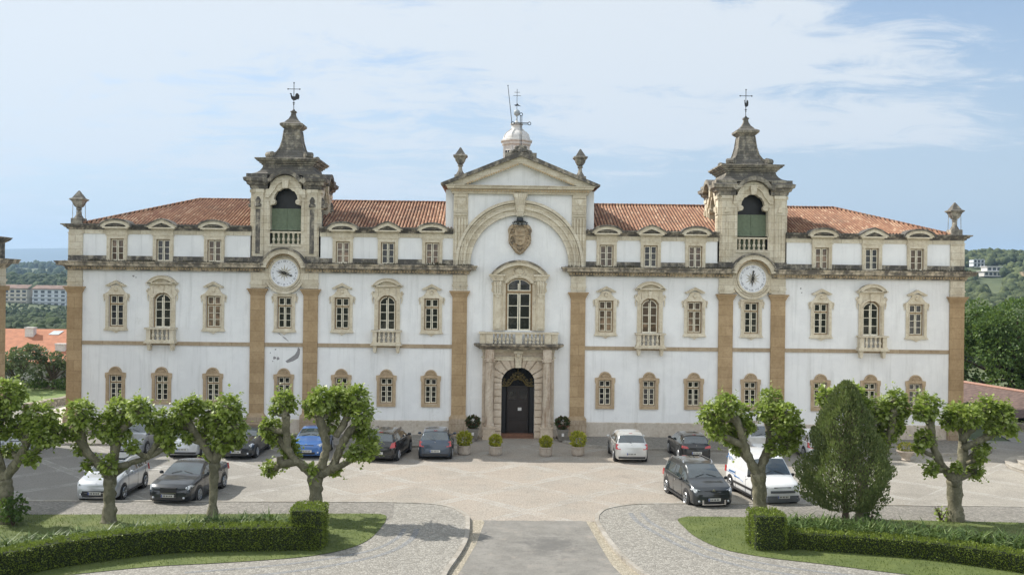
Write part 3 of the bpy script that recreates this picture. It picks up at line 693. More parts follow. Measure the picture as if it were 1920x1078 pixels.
# gilded iron lunette
m = M()
for s in (-1,1):
    for i in range(-9,10):
        p = []
        for q in range(9):
            z = 3.12+q*.14; x = i*.13+s*(q*.14-.5)
            if (x/.95)**2+((z-3.3)/.88)**2 < 1 or (abs(x)<.95 and z<3.3): p.append((x,.3,z))
        if len(p) > 1: m.tube([p[0],p[-1]],.014,4)
m.strip(arc(0,3.3,.98,.92,0,180,20), arc(0,3.3,.94,.88,0,180,20), .26,.32)
lu = m.build('iron_lunette', MT['black'], po)
m = M()
base = [(-.96,3.05),(-.6,3.05),(-.48,3.12),(-.38,3.28),(-.28,3.4),(-.1,3.44),(0,3.5),(.1,3.44),(.28,3.4),(.38,3.28),(.48,3.12),(.6,3.05),(.96,3.05)]
m.tube([(x,.24,z) for x,z in base],.032,6); m.tube([(x,.24,z+.07) for x,z in base],.02,5)
rr = random.Random(8)
for s in (-1,1):
    for (cx_,cz_,r) in ((.82,3.25,.1),(.62,3.22,.09),(.52,3.38,.1),(.38,3.56,.08),(.8,3.45,.07),(.2,3.62,.1),(.12,3.8,.08),(.3,3.74,.06)):
        m.strip(arc(s*cx_,cz_,r,r,0,300,10), arc(s*cx_,cz_,r*.68,r*.68,0,300,10), .22,.26); m.ball((s*cx_,.24,cz_),r*.35,6)
m.ball((0,.22,3.6),.09,8); m.ball((0,.22,3.82),.07,8); m.tube([(0,.24,3.5),(0,.24,4.1)],.02,5); m.ball((0,.22,3.98),.045,6)
m.build('gilded_scrollwork', MT['gold'], lu)
# ---- urn-like lantern finials
def finial(X, Y, z, h=1.75, rods=False):
    k = h/1.75; m = M()
    m.lathe([(.34,z),(.34,z+.28*k),(.3,z+.3*k)], X, Y, sq=True)
    m.lathe([(.28,z+.3*k),(.26,z+.34*k),(.14,z+.52*k),(.1,z+.72*k),(.16,z+.76*k),(.17,z+.82*k),(.12,z+.86*k)], X, Y, 10)
    m.lathe([(.12,z+.86*k),(.2,z+.92*k),(.33,z+1.2*k),(.42,z+1.26*k),(.43,z+1.31*k),(.3,z+1.36*k),(.04,z+1.74*k),(.01,z+1.76*k)], X, Y, sq=True)
    m.lathe([(.28,z+1.0*k),(.36,z+1.24*k)], X, Y, 8)
    if rods:
        for a in ((-.27,-.27),(.27,-.27),(-.27,.27),(.27,.27)): m.tube([(X+a[0],Y+a[1],z+.3),(X+a[0]*.95,Y+a[1]*.95,z+1.2)],.018,4)
    return m.build('finial', MT['finial'], B)
for s in (-1,1): finial(s*3.62,.7,15.35,2.0); finial(s*26.3,.35,12.42,1.98,True)
# ---- bell lantern behind
m = M(); X,Y = 0.0,14.
m.lathe([(.98,16),(.98,19.35)],X,Y,8,rot=pi/8)
for i in range(8):
    a = 2*pi*i/8+pi/8; m.tube([(X+.98*cos(a),Y+.98*sin(a),16),(X+.98*cos(a),Y+.98*sin(a),19.35)],.09,6)
m.lathe([(1.0,19.35),(1.12,19.45),(1.14,19.6),(1.24,19.68),(1.24,19.76),(1.0,19.8)],X,Y,8,rot=pi/8)
m.lathe([(1.06,19.78),(1.06,19.86),(1.0,19.9),(.98,20.02),(.92,20.16),(.78,20.32),(.6,20.44),(.47,20.53),(.40,20.64),(.38,20.72),(.38,20.9),(.46,20.94),(.47,21.02),(.36,21.06),(.14,21.12),(.1,21.25)],X,Y,16)
for i in range(8):
    a = 2*pi*i/8+pi/8; m.tube([(X+r*cos(a),Y+r*sin(a),z) for r,z in ((1.0,19.95),(.93,20.18),(.79,20.34),(.6,20.47),(.42,20.64))],.045,5)
ln = m.build('roof_lantern', MT['white'], B, ang=40)
m = M()
for i in range(8):
    a = 2*pi*i/8+pi/2; c_,s_ = cos(a)*.92,sin(a)*.92
    tx,ty = -sin(a)*.26,cos(a)*.26
    m.add([(X+c_-tx,Y+s_-ty,18.0),(X+c_+tx,Y+s_+ty,18.0),(X+c_+tx,Y+s_+ty,19.0),(X+c_-tx,Y+s_-ty,19.0)],[(0,1,2,3)])
m.build('opening', MT['glass'], ln)
m = M()
for i in range(8):
    a = 2*pi*i/8+pi/2; c_,s_ = cos(a)*.935,sin(a)*.935; tx,ty = -sin(a),cos(a)
    for u in (-.28,0,.28): m.tube([(X+c_+tx*u,Y+s_+ty*u,18.0),(X+c_+tx*u,Y+s_+ty*u,19.0)],.035 if u else .02,4)
    for z in (18.0,18.35,18.7,19.0): m.tube([(X+c_-tx*.28,Y+s_-ty*.28,z),(X+c_+tx*.28,Y+s_+ty*.28,z)],.02,4)
m.build('glazing_bars', MT['white'], ln)
m = M(); m.tube([(X,Y,21.2),(X,Y,21.6)],.06,6); m.ball((X,Y,21.84),.24,14,0,1.05); m.build('ball', MT['lead'], ln, smooth=True)
m = M(); m.tube([(X,Y,22.05),(X,Y,23.6)],.018,4); m.tube([(X-.2,Y,23.35),(X+.2,Y,23.35)],.016,4); m.tube([(X-.28,Y,23.1),(X+.28,Y,23.1)],.016,4)
m.prism([(X-.22,22.42),(X-.05,22.46),(X+.02,22.56),(X+.08,22.46),(X+.3,22.32),(X+.05,22.36),(X-.1,22.34)],Y-.02,Y+.02); m.build('weathervane', MT['iron'], ln)
m = M(); m.tube([(-.33,Y+.2,20.9),(-.68,Y+.2,23.85)],[.03,.022],5); m.ball((-.68,Y+.2,23.88),.05,6); m.build('lightning_rod', MT['iron'], ln)
# ---- clock towers
def ring4(fn):
    for q in range(4): fn(q)
def rotadd(dst, src, q, cx, cy, mi=0):
    c, s = [(1,0),(0,1),(-1,0),(0,-1)][q]
    dst.add([(cx+(x*c-y*s), cy+(x*s+y*c), z) for x,y,z in src.v], src.f, mi)
def tower(X, right):
    YC = 1.88; H = 1.98
    T = M()
    src = M()          # one face, standing at y = -H, centred on 0
    # corner piers
    for s in (-1,1):
        src.prism([(s*.92,10.2),(s*(H-.004),10.2),(s*(H-.004),14.6),(s*.92,14.6)], -H, -H+.55)
        src.prism([(s*1.3,10.6),(s*1.88,10.6),(s*1.88,14.45),(s*1.3,14.45)], -H-.1, -H)
        for i in range(3): x = s*(1.42+i*.17); src.prism([(x-.04,10.8),(x+.04,10.8),(x+.04,13.3),(x-.04,13.3)], -H-.14, -H-.1)
        src.prism([(s*1.34,13.45),(s*1.84,13.45),(s*1.84,13.52),(s*1.34,13.52)], -H-.16, -H-.1)
        src.prism([(s*1.26,14.4),(s*1.92,14.4),(s*1.92,14.6),(s*1.26,14.6)], -H-.16, -H)
        src.prism([(s*.98,12.1),(s*1.1,12.1),(s*1.1,13.9),(s*.98,13.9)], -H-.06, -H)
        # scroll shoulder that narrows the opening
        src.prism([(s*.93,13.65),(s*.66,13.72),(s*.62,13.88),(s*.7,14.05),(s*.66,14.25),(s*.5,14.5),(s*.93,14.6)], -H+.0, -H+.4)
        src.tube([(s*.74,-H-.08,13.86),(s*.74,-H+.3,13.86)],.16,10)
    src.box(-.92,.92,-H,-H+.5,10.2,11.3); src.box(-1.0,1.0,-H-.06,-H,11.2,11.32)
    # arch head
    o = [(-.98,14.6),(-.98,15.2),(.98,15.2),(.98,14.6)]
    src.prism([(-.93,14.6),(-.93,15.35),(.93,15.35),(.93,14.6),(.5,14.5)]+arc(0,14.2,.5,.5,40,140,8)+[(-.5,14.5)], -H, -H+.4)
    src.strip([(-1.2,14.1),(-1.15,14.6)]+arc(0,14.45,.98,.98,170,10,16)+[(1.15,14.6),(1.2,14.1)], [(-1.0,14.1),(-.86,14.3),]+arc(0,14.4,.66,.66,165,15,16)+[(.86,14.3),(1.0,14.1)], -H-.1, -H)
    src.prism([(-.14,14.66),(.14,14.66),(.22,15.2),(-.22,15.2)], -H-.22, -H-.05)
    for q in range(4): rotadd(T, src, q, X, YC)
    T.box(X-1.5,X+1.5,YC-1.5,YC+1.5,9.5,11.25)
    tw = T.build('bell_tower', MT['cream'], B)
    # dark corner stains are real soot: pyramidal ornaments on the piers
    for q in (0,1,3):
        for s in (-1,1):
            m = M(); src = M()
            if right: src.prism([(s*1.6-.14,13.6),(s*1.6+.14,13.6),(s*1.6+.05,13.95),(s*1.6-.05,13.95)], -H-.2, -H-.1)
            else: src.lathe([(.2,13.55),(.2,13.7),(.12,13.75),(.16,13.95),(.05,14.15)], s*1.6, -H-.12, 6); src.prism([(s*1.6-.13,10.8),(s*1.6+.13,10.8),(s*1.6+.13,13.4),(s*1.6-.13,13.4)], -H-.165, -H-.1)
            rotadd(m, src, q, X, YC); m.build('pier_ornament', MT['sooty'] if not right else MT['carved'], tw)
    # lower wall joining the roof
    # entablature, breaking up over the arch on each face
    m = M(); EP = [(0,14.6),(.1,14.62),(.14,14.8),(.26,14.86),(.3,15.0),(.42,15.06),(.46,15.25),(.3,15.32),(.3,15.5),(0,15.5)]
    for q in range(4):
        src = M()
        for s in (-1,1):
            pth = [(s*(H),-H,s*1.0,-1.0),(s*1.05,-H,0,-1)]
            src.sweep(EP, pth)
        src.strip([(-1.3,15.05),(-1.15,15.3)]+arc(0,14.62,1.12,1.12,150,30,12)+[(1.15,15.3),(1.3,15.05)], [(-1.1,14.9),(-.95,15.02)]+arc(0,14.5,.98,.98,146,34,12)+[(.95,15.02),(1.1,14.9)], -H-.44, -H+.3)
        rotadd(m, src, q, X, YC)
    fixn(m.build('tower_cornice', MT['sooty'] if not right else MT['spire'], tw))
    m = M()
    m.lathe([(2.02,15.45),(2.02,15.53),(1.78,15.62),(1.62,15.76),(1.52,15.92),(1.48,16.08),(1.56,16.1),(1.56,16.16),(1.66,16.2),(1.68,16.28),(1.80,16.32),(1.82,16.38),(1.9,16.42),(1.9,16.5),(1.6,16.53),(1.5,16.56),(1.36,16.58),(1.3,16.60)], X, YC, sq=True)
    m.lathe([(1.22,16.55),(1.15,16.7),(1.0,16.72),(.84,16.9),(.70,17.15),(.59,17.5),(.52,17.9),(.48,18.2),(.46,18.42),(.53,18.48),(.62,18.56),(.69,18.62),(.70,18.74),(.60,18.80),(.42,18.88),(.42,18.92),(.26,19.08),(.15,19.3),(.12,19.48),(.17,19.50),(.17,19.56),(.05,19.60)], X, YC, sq=True)
    for a in range(4):
        c_, s_ = cos(pi/4+a*pi/2), sin(pi/4+a*pi/2)
        # ribs along the edges, volutes at the foot
        m.tube([(X+c_*r*1.41,YC+s_*r*1.41,z) for r,z in ((1.0,16.8),(.82,16.95),(.66,17.25),(.54,17.75),(.46,18.4))],[.09,.07,.06,.05,.045],6)
        cx_,cy_ = X+c_*1.62, YC+s_*1.62
        m.tube([(cx_-s_*.26,cy_+c_*.26,16.76),(cx_+s_*.26,cy_-c_*.26,16.76)],.19,12)
        m.tube([(cx_-s_*.29,cy_+c_*.29,16.76),(cx_+s_*.29,cy_-c_*.29,16.76)],.09,10)
    m.build('spire', MT['spire'], tw)
    # balustrade, screen, dark bell chamber
    for q in range(4):
        m = M(); src = M(); src.box(-.92,.92,-H+.1,-H+.34,12.02,12.12); src.box(-.92,.92,-H+.1,-H+.34,11.3,11.38)
        for i in range(6): src.lathe([(.07,11.38),(.07,11.45),(.05,11.48),(.1,11.6),(.1,11.66),(.045,11.78),(.07,11.84),(.05,11.9),(.08,11.94),(.08,12.02)], -.73+i*.292, -H+.22, 8)
        rotadd(m, src, q, X, YC); m.build('balustrade', MT['cream'], tw)
    for q in range(4):
        m = M(); src = M(); src.box(-.91,.91,-H+.46,-H+.5,11.3,13.5); 
        for i in range(9): src.box(-.9,.9,-H+.44,-H+.46,12.2+i*.145,12.21+i*.145)
        src.box(-.008,.008,-H+.43,-H+.46,11.3,13.5)
        rotadd(m, src, q, X, YC); m.build('canvas_screen', MT['shutter'], tw)
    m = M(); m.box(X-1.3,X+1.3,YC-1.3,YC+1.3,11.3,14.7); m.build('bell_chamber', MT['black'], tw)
    # tower flank panel in white where it meets the roof
    for s in (-1,1): m = M(); m.box(X+s*H-.03,X+s*H+.03,YC-1.3,YC+1.9,10.2,12.6); m.build('flank_wall', MT['wall'], tw)
    # weathercock
    m = M(); m.tube([(X,YC,19.55),(X,YC,21.35)],.022,5); m.tube([(X-.36,YC,20.95),(X+.36,YC,20.95)],.02,5)
    for p in ((X-.36,20.95),(X+.36,20.95),(X,21.33)): m.ball((p[0],YC,p[1]),.05,6)
    m.ball((X,YC,20.0),.05,6); m.ball((X,YC,20.1),.08,6,0,.5); m.lathe([(.2,19.58),(.1,19.62),(.04,19.72)],X,YC,8)
    f = 1 if not right else .45
    ck = [(-.2,20.62),(-.26,20.66),(-.2,20.7),(-.14,20.68),(-.13,20.58),(-.06,20.5),(.08,20.5),(.1,20.62),(.16,20.7),(.26,20.68),(.34,20.56),(.33,20.4),(.26,20.3),(.2,20.34),(.14,20.28),(.04,20.26),(-.04,20.26),(-.14,20.34),(-.18,20.46)]
    m.prism([(X+x*f,z) for x,z in ck], YC-.025, YC+.025)
    m.build('weathercock', MT['black'], tw)
    return tw
for s in (-1,1): tower(s*TWX, s>0)
# ---- clocks
def textmesh(txt, size):
    c = bpy.data.curves.new('t', 'FONT'); c.body = txt; c.size = size; c.align_x = 'CENTER'; c.align_y = 'CENTER'; c.extrude = .004
    o = bpy.data.objects.new('t', c); COL.objects.link(o)
    dg = bpy.context.evaluated_depsgraph_get(); me = bpy.data.meshes.new_from_object(o.evaluated_get(dg))
    bpy.data.objects.remove(o); bpy.data.curves.remove(c)
    v = [tuple(q.co) for q in me.vertices]; f = [tuple(p.vertices) for p in me.polygons]; bpy.data.meshes.remove(me); return v, f
NUM = ['XII','I','II','III','IIII','V','VI','VII','VIII','IX','X','XI']
def clock(X, right):
    zc = 9.65; y = -.32
    # stone field, hood arch and lower collar
    m = M()
    m.box(X-1.98,X-1.0,-.135,0,8.78,9.7); m.box(X+1.0,X+1.98,-.135,0,8.78,9.7); m.box(X-1.3,X+1.3,-.14,0,9.7,10.4)
    for s in (-1,1): m.prism([(X+s*1.15,8.95),(X+s*1.98,8.95),(X+s*1.98,9.05),(X+s*1.15,9.05)], -.18,-.135); m.prism([(X+s*1.15,8.74),(X+s*1.98,8.74),(X+s*1.98,8.84),(X+s*1.15,8.84)], -.22,-.1)
    m.prism(arc(X,zc,1.18,1.2,0,360,40)[:-1], -.15, 0)
    m.strip(arc(X,zc,1.22,1.25,208,332,24), arc(X,zc,1.1,1.12,208,332,24), -.24, 0)
    m.strip(arc(X,zc,1.03,1.04,0,360,40)[:-1], arc(X,zc,.95,.95,0,360,40)[:-1], -.2, -.1, closed=True)
    cs = m.build('clock', MT['cream'], B)
    m = M()
    m.strip(arc(X,9.72,1.33,1.33,12,168,32), arc(X,9.72,1.06,1.06,12,168,32), -.62, 0)
    m.build('hood_arch', MT['cream'], cs)
    m = M(); m.strip(arc(X,9.72,1.42,1.42,14,166,32), arc(X,9.72,1.335,1.335,14,166,32), -.7, .1); m.build('lichened_hood', MT['sooty'], cs)
    m = M()
    for i in range(27):
        a = R(15+150*i/26); cx_,cz_ = X+1.02*cos(a), 9.72+1.02*sin(a); m.box(cx_-.035,cx_+.035,-.4,-.15,cz_-.04,cz_+.04)
    m.build('dentils', MT['dentil'], cs)
    m = M(); m.prism(arc(X,zc,.88,.88,0,360,48)[:-1], y+.1, 0); m.strip(arc(X,zc,.92,.92,0,360,40)[:-1], arc(X,zc,.82,.82,0,360,40)[:-1], y+.05,-.1, closed=True,mi=1)
    dl = m.build('dial', [MT['dial'],MT['cream']], cs)
    m = M(); st = []
    for i in range(24):
        a = R(i*15+90); r = (.52 if i%4==0 else .42) if i%2==0 else .2; st.append((X+r*cos(a), zc+r*sin(a)))
    m.prism(st, y+.092, y+.1); m.build('star', MT['star'], cs)
    m = M()
    for i in range(12):
        v, f = textmesh(NUM[i], .17); a = R(90-30*i); rot = a-pi/2
        m.add([(X+.68*cos(a)+(x*cos(rot)*.8-yy*sin(rot)), y+.093-z*.5, zc+.68*sin(a)+(x*sin(rot)*.8+yy*cos(rot))) for x,yy,z in v], f)
        b = R(75-30*i); cx_,cz_ = X+.69*cos(b), zc+.69*sin(b); m.prism([(cx_-.022,cz_),(cx_,cz_+.03),(cx_+.022,cz_),(cx_,cz_-.03)], y+.09, y+.1)
        if right: b = R(82-30*i); cx_,cz_ = X+.7*cos(b), zc+.7*sin(b); m.tube([(X+.64*cos(b),y+.095,zc+.64*sin(b)),(X+.75*cos(b),y+.095,zc+.75*sin(b))],.008,4)
    m.build('numerals', MT['num'], cs)
    def hand(ang, ln, arrow):
        m = M(); a = R(ang); ux,uz = cos(a),sin(a); px_,pz_ = -uz,ux
        def q(t,w): return (X+ux*t+px_*w, zc+uz*t+pz_*w)
        m.strip([q(.06,.03),q(.14,.07),q(.24,.055),q(.32,.02)],[q(.06,.0),q(.14,.035),q(.24,.025),q(.32,.0)],y+.0,y+.05)
        m.strip([q(.06,-.03),q(.14,-.07),q(.24,-.055),q(.32,-.02)],[q(.06,.0),q(.14,-.035),q(.24,-.025),q(.32,.0)],y+.0,y+.05)
        if arrow: m.prism([q(.3,.018),q(ln-.12,.02),q(ln-.1,.065),q(ln-.04,.03),q(ln,0),q(ln-.04,-.03),q(ln-.1,-.065),q(ln-.12,-.02),q(.3,-.018)],y+.01,y+.04)
        else: m.prism([q(.28,.03),q(ln,0),q(.28,-.03)],y+.01,y+.04)
        m.strip(arc(X,zc,.085,.085,0,360,14)[:-1], arc(X,zc,.045,.045,0,360,14)[:-1], y-.02,y+.05, closed=True)
        m.build('clock_hand', MT['black'], cs)
    if right: hand(84,.5,True); hand(263,.5,False)
    else: hand(-20,.52,True); hand(165,.5,False)
clock(-TWX, False); clock(TWX, True)
# ---- fallen render patches by the left clock tower
def patch(pts, w):
    m = M()
    n = len(pts); o = [(x-w[i]*.5,z+w[i]*.5) for i,(x,z) in enumerate(pts)]; q = [(x+w[i]*.5,z-w[i]*.5) for i,(x,z) in enumerate(pts)]
    m.strip(o, q, -.006, 0); m.build('bare_render_patch', MT['plaster'], B)
patch([(-14.3,6.05),(-14.15,5.98),(-14.0,5.82),(-13.8,5.72),(-13.72,5.6)],[.05,.16,.14,.2,.1])
patch([(-13.05,5.2),(-13.08,4.95),(-13.2,4.7),(-13.5,4.5),(-13.8,4.36)],[.12,.16,.2,.18,.1])
for x,z,r in ((-14.45,5.1,.05),(-14.75,4.9,.04),(-14.5,4.6,.09),(-14.3,4.55,.1),(-14.6,4.4,.04),(-22.9,9.35,.06),(-22.75,9.28,.04),(16.9,9.1,.05),(16.95,8.85,.04)):
    o = [(x+r*random.uniform(.6,1.3)*cos(a*pi/4), z+r*random.uniform(.6,1.3)*sin(a*pi/4)) for a in range(8)]; m = M(); m.prism(o, -.006, .0); m.build('bare_render_patch', MT['plaster'], B)
# ---- moss and weeds along the main cornice ledge
m = M(); rr = random.Random(4)
for s in (-1,1):
    for i in range(2200):
        x = s*rr.uniform(2.6,26.9)
        if abs(abs(x)-TWX) < 1.4: continue
        dens = noise.noise(Vector((x*.7,s*3,0)))
        if dens < -.12 : continue
        y = rr.uniform(-.66,-.12); r = rr.uniform(.015,.04)*(1+dens); h = rr.uniform(.02,.09)*(1+dens*1.6)
        a = rr.uniform(0,6.28)
        m.add([(x-r*cos(a),y-r*sin(a),10.21),(x+r*cos(a),y+r*sin(a),10.21),(x+rr.uniform(-.04,.04),y+rr.uniform(-.03,.03),10.2+h*1.6)],[(0,1,2)])
MT['moss'] = plain('dry_moss', (.085,.075,.045), .95, 0, .5, 12)
tag(m.build('moss_tufts', MT['moss'], B), kind='stuff')
# ================================================================= GROUND
def poly_sheet(name, pts, z, mat, kind='structure', label=None):
    import bmesh
    me = bpy.data.meshes.new(name); bm = bmesh.new(); vs = [bm.verts.new((x,y,z)) for x,y in pts]; bm.faces.new(vs)
    bmesh.ops.triangulate(bm, faces=bm.faces); bmesh.ops.recalc_face_normals(bm, faces=bm.faces)
    if bm.faces[0].normal.z < 0: bmesh.ops.reverse_faces(bm, faces=bm.faces)
    bm.to_mesh(me); bm.free(); me.materials.append(mat)
    o = bpy.data.objects.new(name, me); COL.objects.link(o); tag(o, kind=kind); return o
def smoothline(pts, n=8):
    out = []; P_ = [Vector((*p,0)) for p in pts]
    for i in range(len(P_)-1):
        a,b,c,d = P_[max(i-1,0)],P_[i],P_[i+1],P_[min(i+2,len(P_)-1)]
        for k in range(n):
            t = k/n; q = .5*((2*b)+(c-a)*t+(2*a-5*b+4*c-d)*t*t+(-a+3*b-3*c+d)*t**3); out.append((q.x,q.y))
    out.append(pts[-1]); return out
def offset(pts, d):
    out = []
    for i,p in enumerate(pts):
        a = Vector(pts[max(i-1,0)]); b = Vector(pts[min(i+1,len(pts)-1)]); t = (b-a).normalized(); out.append((p[0]-t.y*d, p[1]+t.x*d))
    return out
def plaza_mat():
    t = NT('cobbled_plaza')
    sp = t.n('ShaderNodeSeparateXYZ'); t.l(t.pos, sp.inputs[0]); x, y = sp.outputs[0], sp.outputs[1]
    wob = t.m('MULTIPLY', t.m('SUBTRACT', t.noise(1.3,3), .5), .12)
    def line(a, w):   # distance to the nearest line of the lattice
        f = t.m('FRACT', t.m('DIVIDE', t.m('ADD', a, wob), 4.85)); d = t.m('MULTIPLY', t.m('ABSOLUTE', t.m('SUBTRACT', f, .5)), 4.85)
        return t.ramp(d, w, w+.07, 1, 0)
    a = t.m('ADD', t.m('ADD', x, t.m('MULTIPLY', y, .92)), 13.0+2.425+48.5); b = t.m('ADD', t.m('SUBTRACT', x, t.m('MULTIPLY', y, .92)), -13.0+2.425+97)
    band = t.m('MAXIMUM', line(a,.30), line(b,.30)); inn = t.m('MAXIMUM', line(a,.16), line(b,.16)); band = t.m('MAXIMUM', t.m('MULTIPLY', t.m('SUBTRACT', band, inn), .9), t.m('MULTIPLY', inn, .4))
    st = t.voro(9, 'F1', 1); sx = t.n('ShaderNodeSeparateXYZ'); t.l(st, sx.inputs[0])
    base = t.mix(t.ramp(t.noise(.35,5,.6), .35, .65), (.295,.275,.24), (.37,.345,.30)); base = t.mix(t.ramp(t.m('MULTIPLY', x, -1), 9, 17, 0, .5), base, (.17,.17,.165))  # left side darkened in the colour itself, deepening the shade by the left wing
    base = t.mix(t.ramp(sx.outputs[0], 0, 1, .0, .45, False), base, (.27,.25,.22))
    # warmer pink stones in the middle of the square, greyer towards the sides
    mid = t.m('MULTIPLY', t.ramp(t.m('ABSOLUTE', t.m('ADD', x, .5)), 5.5, 9.5, 1, 0), t.ramp(t.noise(.5,4,.6), .3, .6, .35, 1))
    base = t.mix(t.m('MULTIPLY', mid, .7), base, (.40,.34,.28))
    pale = t.mix(t.ramp(t.noise(1.1,4), .3, .7), (.38,.365,.335), (.48,.465,.43))
    c = t.mix(t.m('MULTIPLY', band, t.ramp(t.noise(.6,5,.7), .38, .6, .15, .95)), base, pale)
    c = t.mix(t.ramp(t.noise(.22,7,.72), .55, .72, 0, .42), c, (.17,.155,.135))
    c = t.mix(t.ramp(t.noise(1.9,7,.75), .56, .74, 0, .45), c, (.15,.14,.125)); c = t.mix(t.ramp(t.noise(.8,6,.7,t.vec((.35,1.5,1),None,(4,2,0),(0,0,.5))), .56, .7, 0, .3), c, (.16,.15,.135))
    j = t.voro(9, 'DISTANCE_TO_EDGE'); c = t.mix(t.ramp(j, 0, .12, .5, 0), c, (.13,.12,.10))
    t.bump(t.ramp(j, 0, .2), .35, .02)
    return t.fin(c, .82)
def pave_mat(name, c1, c2, sc=13, jc=(.14,.13,.115)):
    t = NT(name); st = t.voro(sc, 'F1', 1); sx = t.n('ShaderNodeSeparateXYZ'); t.l(st, sx.inputs[0])
    c = t.mix(sx.outputs[0], c1, c2); c = t.mix(t.ramp(t.noise(.5,6,.7), .5, .75, 0, .4), c, tuple(v*.55 for v in c1))
    c = t.mix(t.ramp(t.noise(3,5,.7), .55, .8, 0, .3), c, tuple(v*.6 for v in c1))
    j = t.voro(sc, 'DISTANCE_TO_EDGE'); c = t.mix(t.ramp(j, 0, .13, .7, 0), c, jc); t.bump(t.ramp(j, 0, .22), .5, .02)
    return t.fin(c, .8)
MT['plaza'] = plaza_mat()
MT['cobble'] = pave_mat('grey_cobbles', (.17,.16,.14), (.32,.30,.265), 10)
MT['calcada'] = pave_mat('pale_mosaic_pavement', (.22,.207,.18), (.40,.38,.335), 12)
MT['calcdark'] = pave_mat('blue_grey_mosaic_stripe', (.19,.195,.20), (.31,.315,.315), 12)
def asphalt_mat():
    t = NT('patched_asphalt'); 
    c = t.mix(t.ramp(t.noise(.8,7,.7), .3, .7), (.14,.134,.12), (.225,.215,.193)); c = t.mix(t.ramp(t.noise(40,3,.6), .4, .7, 0, .4), c, (.36,.34,.31))
    sp = t.n('ShaderNodeVectorMath', operation='DISTANCE'); t.l(t.vec((1,.75,1)), sp.inputs[0]); sp.inputs[1].default_value = (.65,-18.4,0)
    d = t.m('ADD', sp.outputs['Value'], t.m('MULTIPLY', t.noise(1.6,9,.8), 3.4)); c = t.mix(t.ramp(d, 2.0, 3.0, .8, 0), c, (.11,.107,.10))
    c = t.mix(t.ramp(t.noise(1.7,8,.8), .54, .66, 0, .6), c, (.115,.11,.102)); c = t.mix(t.ramp(t.noise(1.1,7,.75,t.vec((1,1,1),None,(9,3,0))), .54, .66, 0, .55), c, (.31,.275,.235)); c = t.mix(t.ramp(t.m('ABSOLUTE', t.m('SUBTRACT', t.noise(.9,5,.7,None,1.2), .5)), .0, .006, .7, 0), c, (.07,.068,.062))
    t.bump(t.noise(30,4,.7), .3, .015); return t.fin(c, .85)
MT['asphalt'] = asphalt_mat()
MT['gravel'] = pave_mat('loose_pale_gravel', (.30,.27,.20), (.52,.46,.36), 16, (.11,.095,.07))
MT['kerb'] = stone('granite_kerb', (.34,.32,.28), (.46,.435,.39), amount=.25, top=.0, joints=(.9,5))
def grass_mat(name, a, b, d):
    t = NT(name); c = t.mix(t.ramp(t.noise(1.1,5,.65), .3, .7), a, b); c = t.mix(t.ramp(t.noise(9,5,.7), .45, .75, 0, .5), c, d); c = t.mix(t.ramp(t.noise(.6,5,.6), .55, .75, 0, .35), c, (.20,.19,.075))
    t.bump(t.noise(35,4,.7), .6, .03); return t.fin(c, .9)
MT['lawn'] = grass_mat('mown_lawn', (.075,.105,.022), (.12,.15,.036), (.05,.075,.016))
MT['meadow'] = grass_mat('far_lawn', (.13,.19,.05), (.20,.26,.08), (.08,.12,.03))
def terrain_mat():
    t = NT('valley_ground'); c = t.mix(t.ramp(t.noise(.02,8,.7), .3, .7), (.06,.085,.035), (.12,.14,.06)); c = t.mix(t.ramp(t.noise(.006,5,.6), .5, .7, 0, .4), c, (.10,.10,.075)); return t.fin(c, .95)
MT['terrain'] = terrain_mat()
def ss(a, b, t): t = max(0, min(1, (t-a)/(b-a))); return t*t*(3-2*t)
def height(x, y):
    d = math.hypot(x, y+58.9)
    z = -.06
    z -= 10.9*ss(38, 95, y) if x < 0 else 6.5*ss(38, 95, y)
    if y < -60: z -= 0
    left = 1-ss(-40, 60, x)
    bump = noise.noise(Vector((x*.004,y*.004,1)))*7+noise.noise(Vector((x*.012,y*.012,5)))*3
    far = ss(300, 900, d)
    hl = ss(720, 1000, d)*17+ss(1200,2600,d)*36+ss(2600,6000,d)*40
    hr = ss(480, 1150, d)*(46+bump*.6)+ss(1500,4000,d)*20
    z += left*hl*(y>0)+(1-left)*hr*(1 if y>0 else ss(0,1,1)) if y > 0 else 0
    z += bump*far*.5
    return z
m = M(); radii = [0,30,60,90,120,150,185,225,275,340,420,520,600,680,760,850,960,1080,1200,1400,1700,2100,2600,3300,4300,5600,7500,9500]; n = 144
m.v.append((0,-58.9,-.06))
for r in radii[1:]:
    for k in range(n):
        a = 2*pi*k/n; x, y = r*sin(a), -58.9+r*cos(a); m.v.append((x,y,height(x,y)))
for k in range(n): m.f.append((0, 1+(k+1)%n, 1+k)); m.m.append(0)
for q in range(len(radii)-2):
    for k in range(n):
        a, b = 1+q*n+k, 1+q*n+(k+1)%n; m.f.append((a, b, b+n, a+n)); m.m.append(0)
tag(fixn(m.build('terrain', MT['terrain'], smooth=True)), kind='structure')
# far mountain ridge
t = NT('far_mountain'); MT['mount'] = t.fin(t.mix(t.noise(.0009,6), (.03,.045,.04), (.06,.07,.055)), .95)
m = M(); nx = 90; ny = 10
for j in range(ny):
    for i in range(nx):
        x = -14000+i*200; y = 9000+j*320; u = j/(ny-1)
        ridge = 330+60*noise.noise(Vector((x*.0004,3,0)))+28*noise.noise(Vector((x*.0016,7,0)))+60*math.exp(-((x+4200)/1700)**2)
        m.v.append((x, y, ridge*math.sin(u*pi*.72)**.8 if u > 0 else -40))
m.f = [(j*nx+i,j*nx+i+1,(j+1)*nx+i+1,(j+1)*nx+i) for j in range(ny-1) for i in range(nx-1)]; m.m = [0]*len(m.f)
tag(m.build('mountain_ridge', MT['mount'], smooth=True), kind='structure')
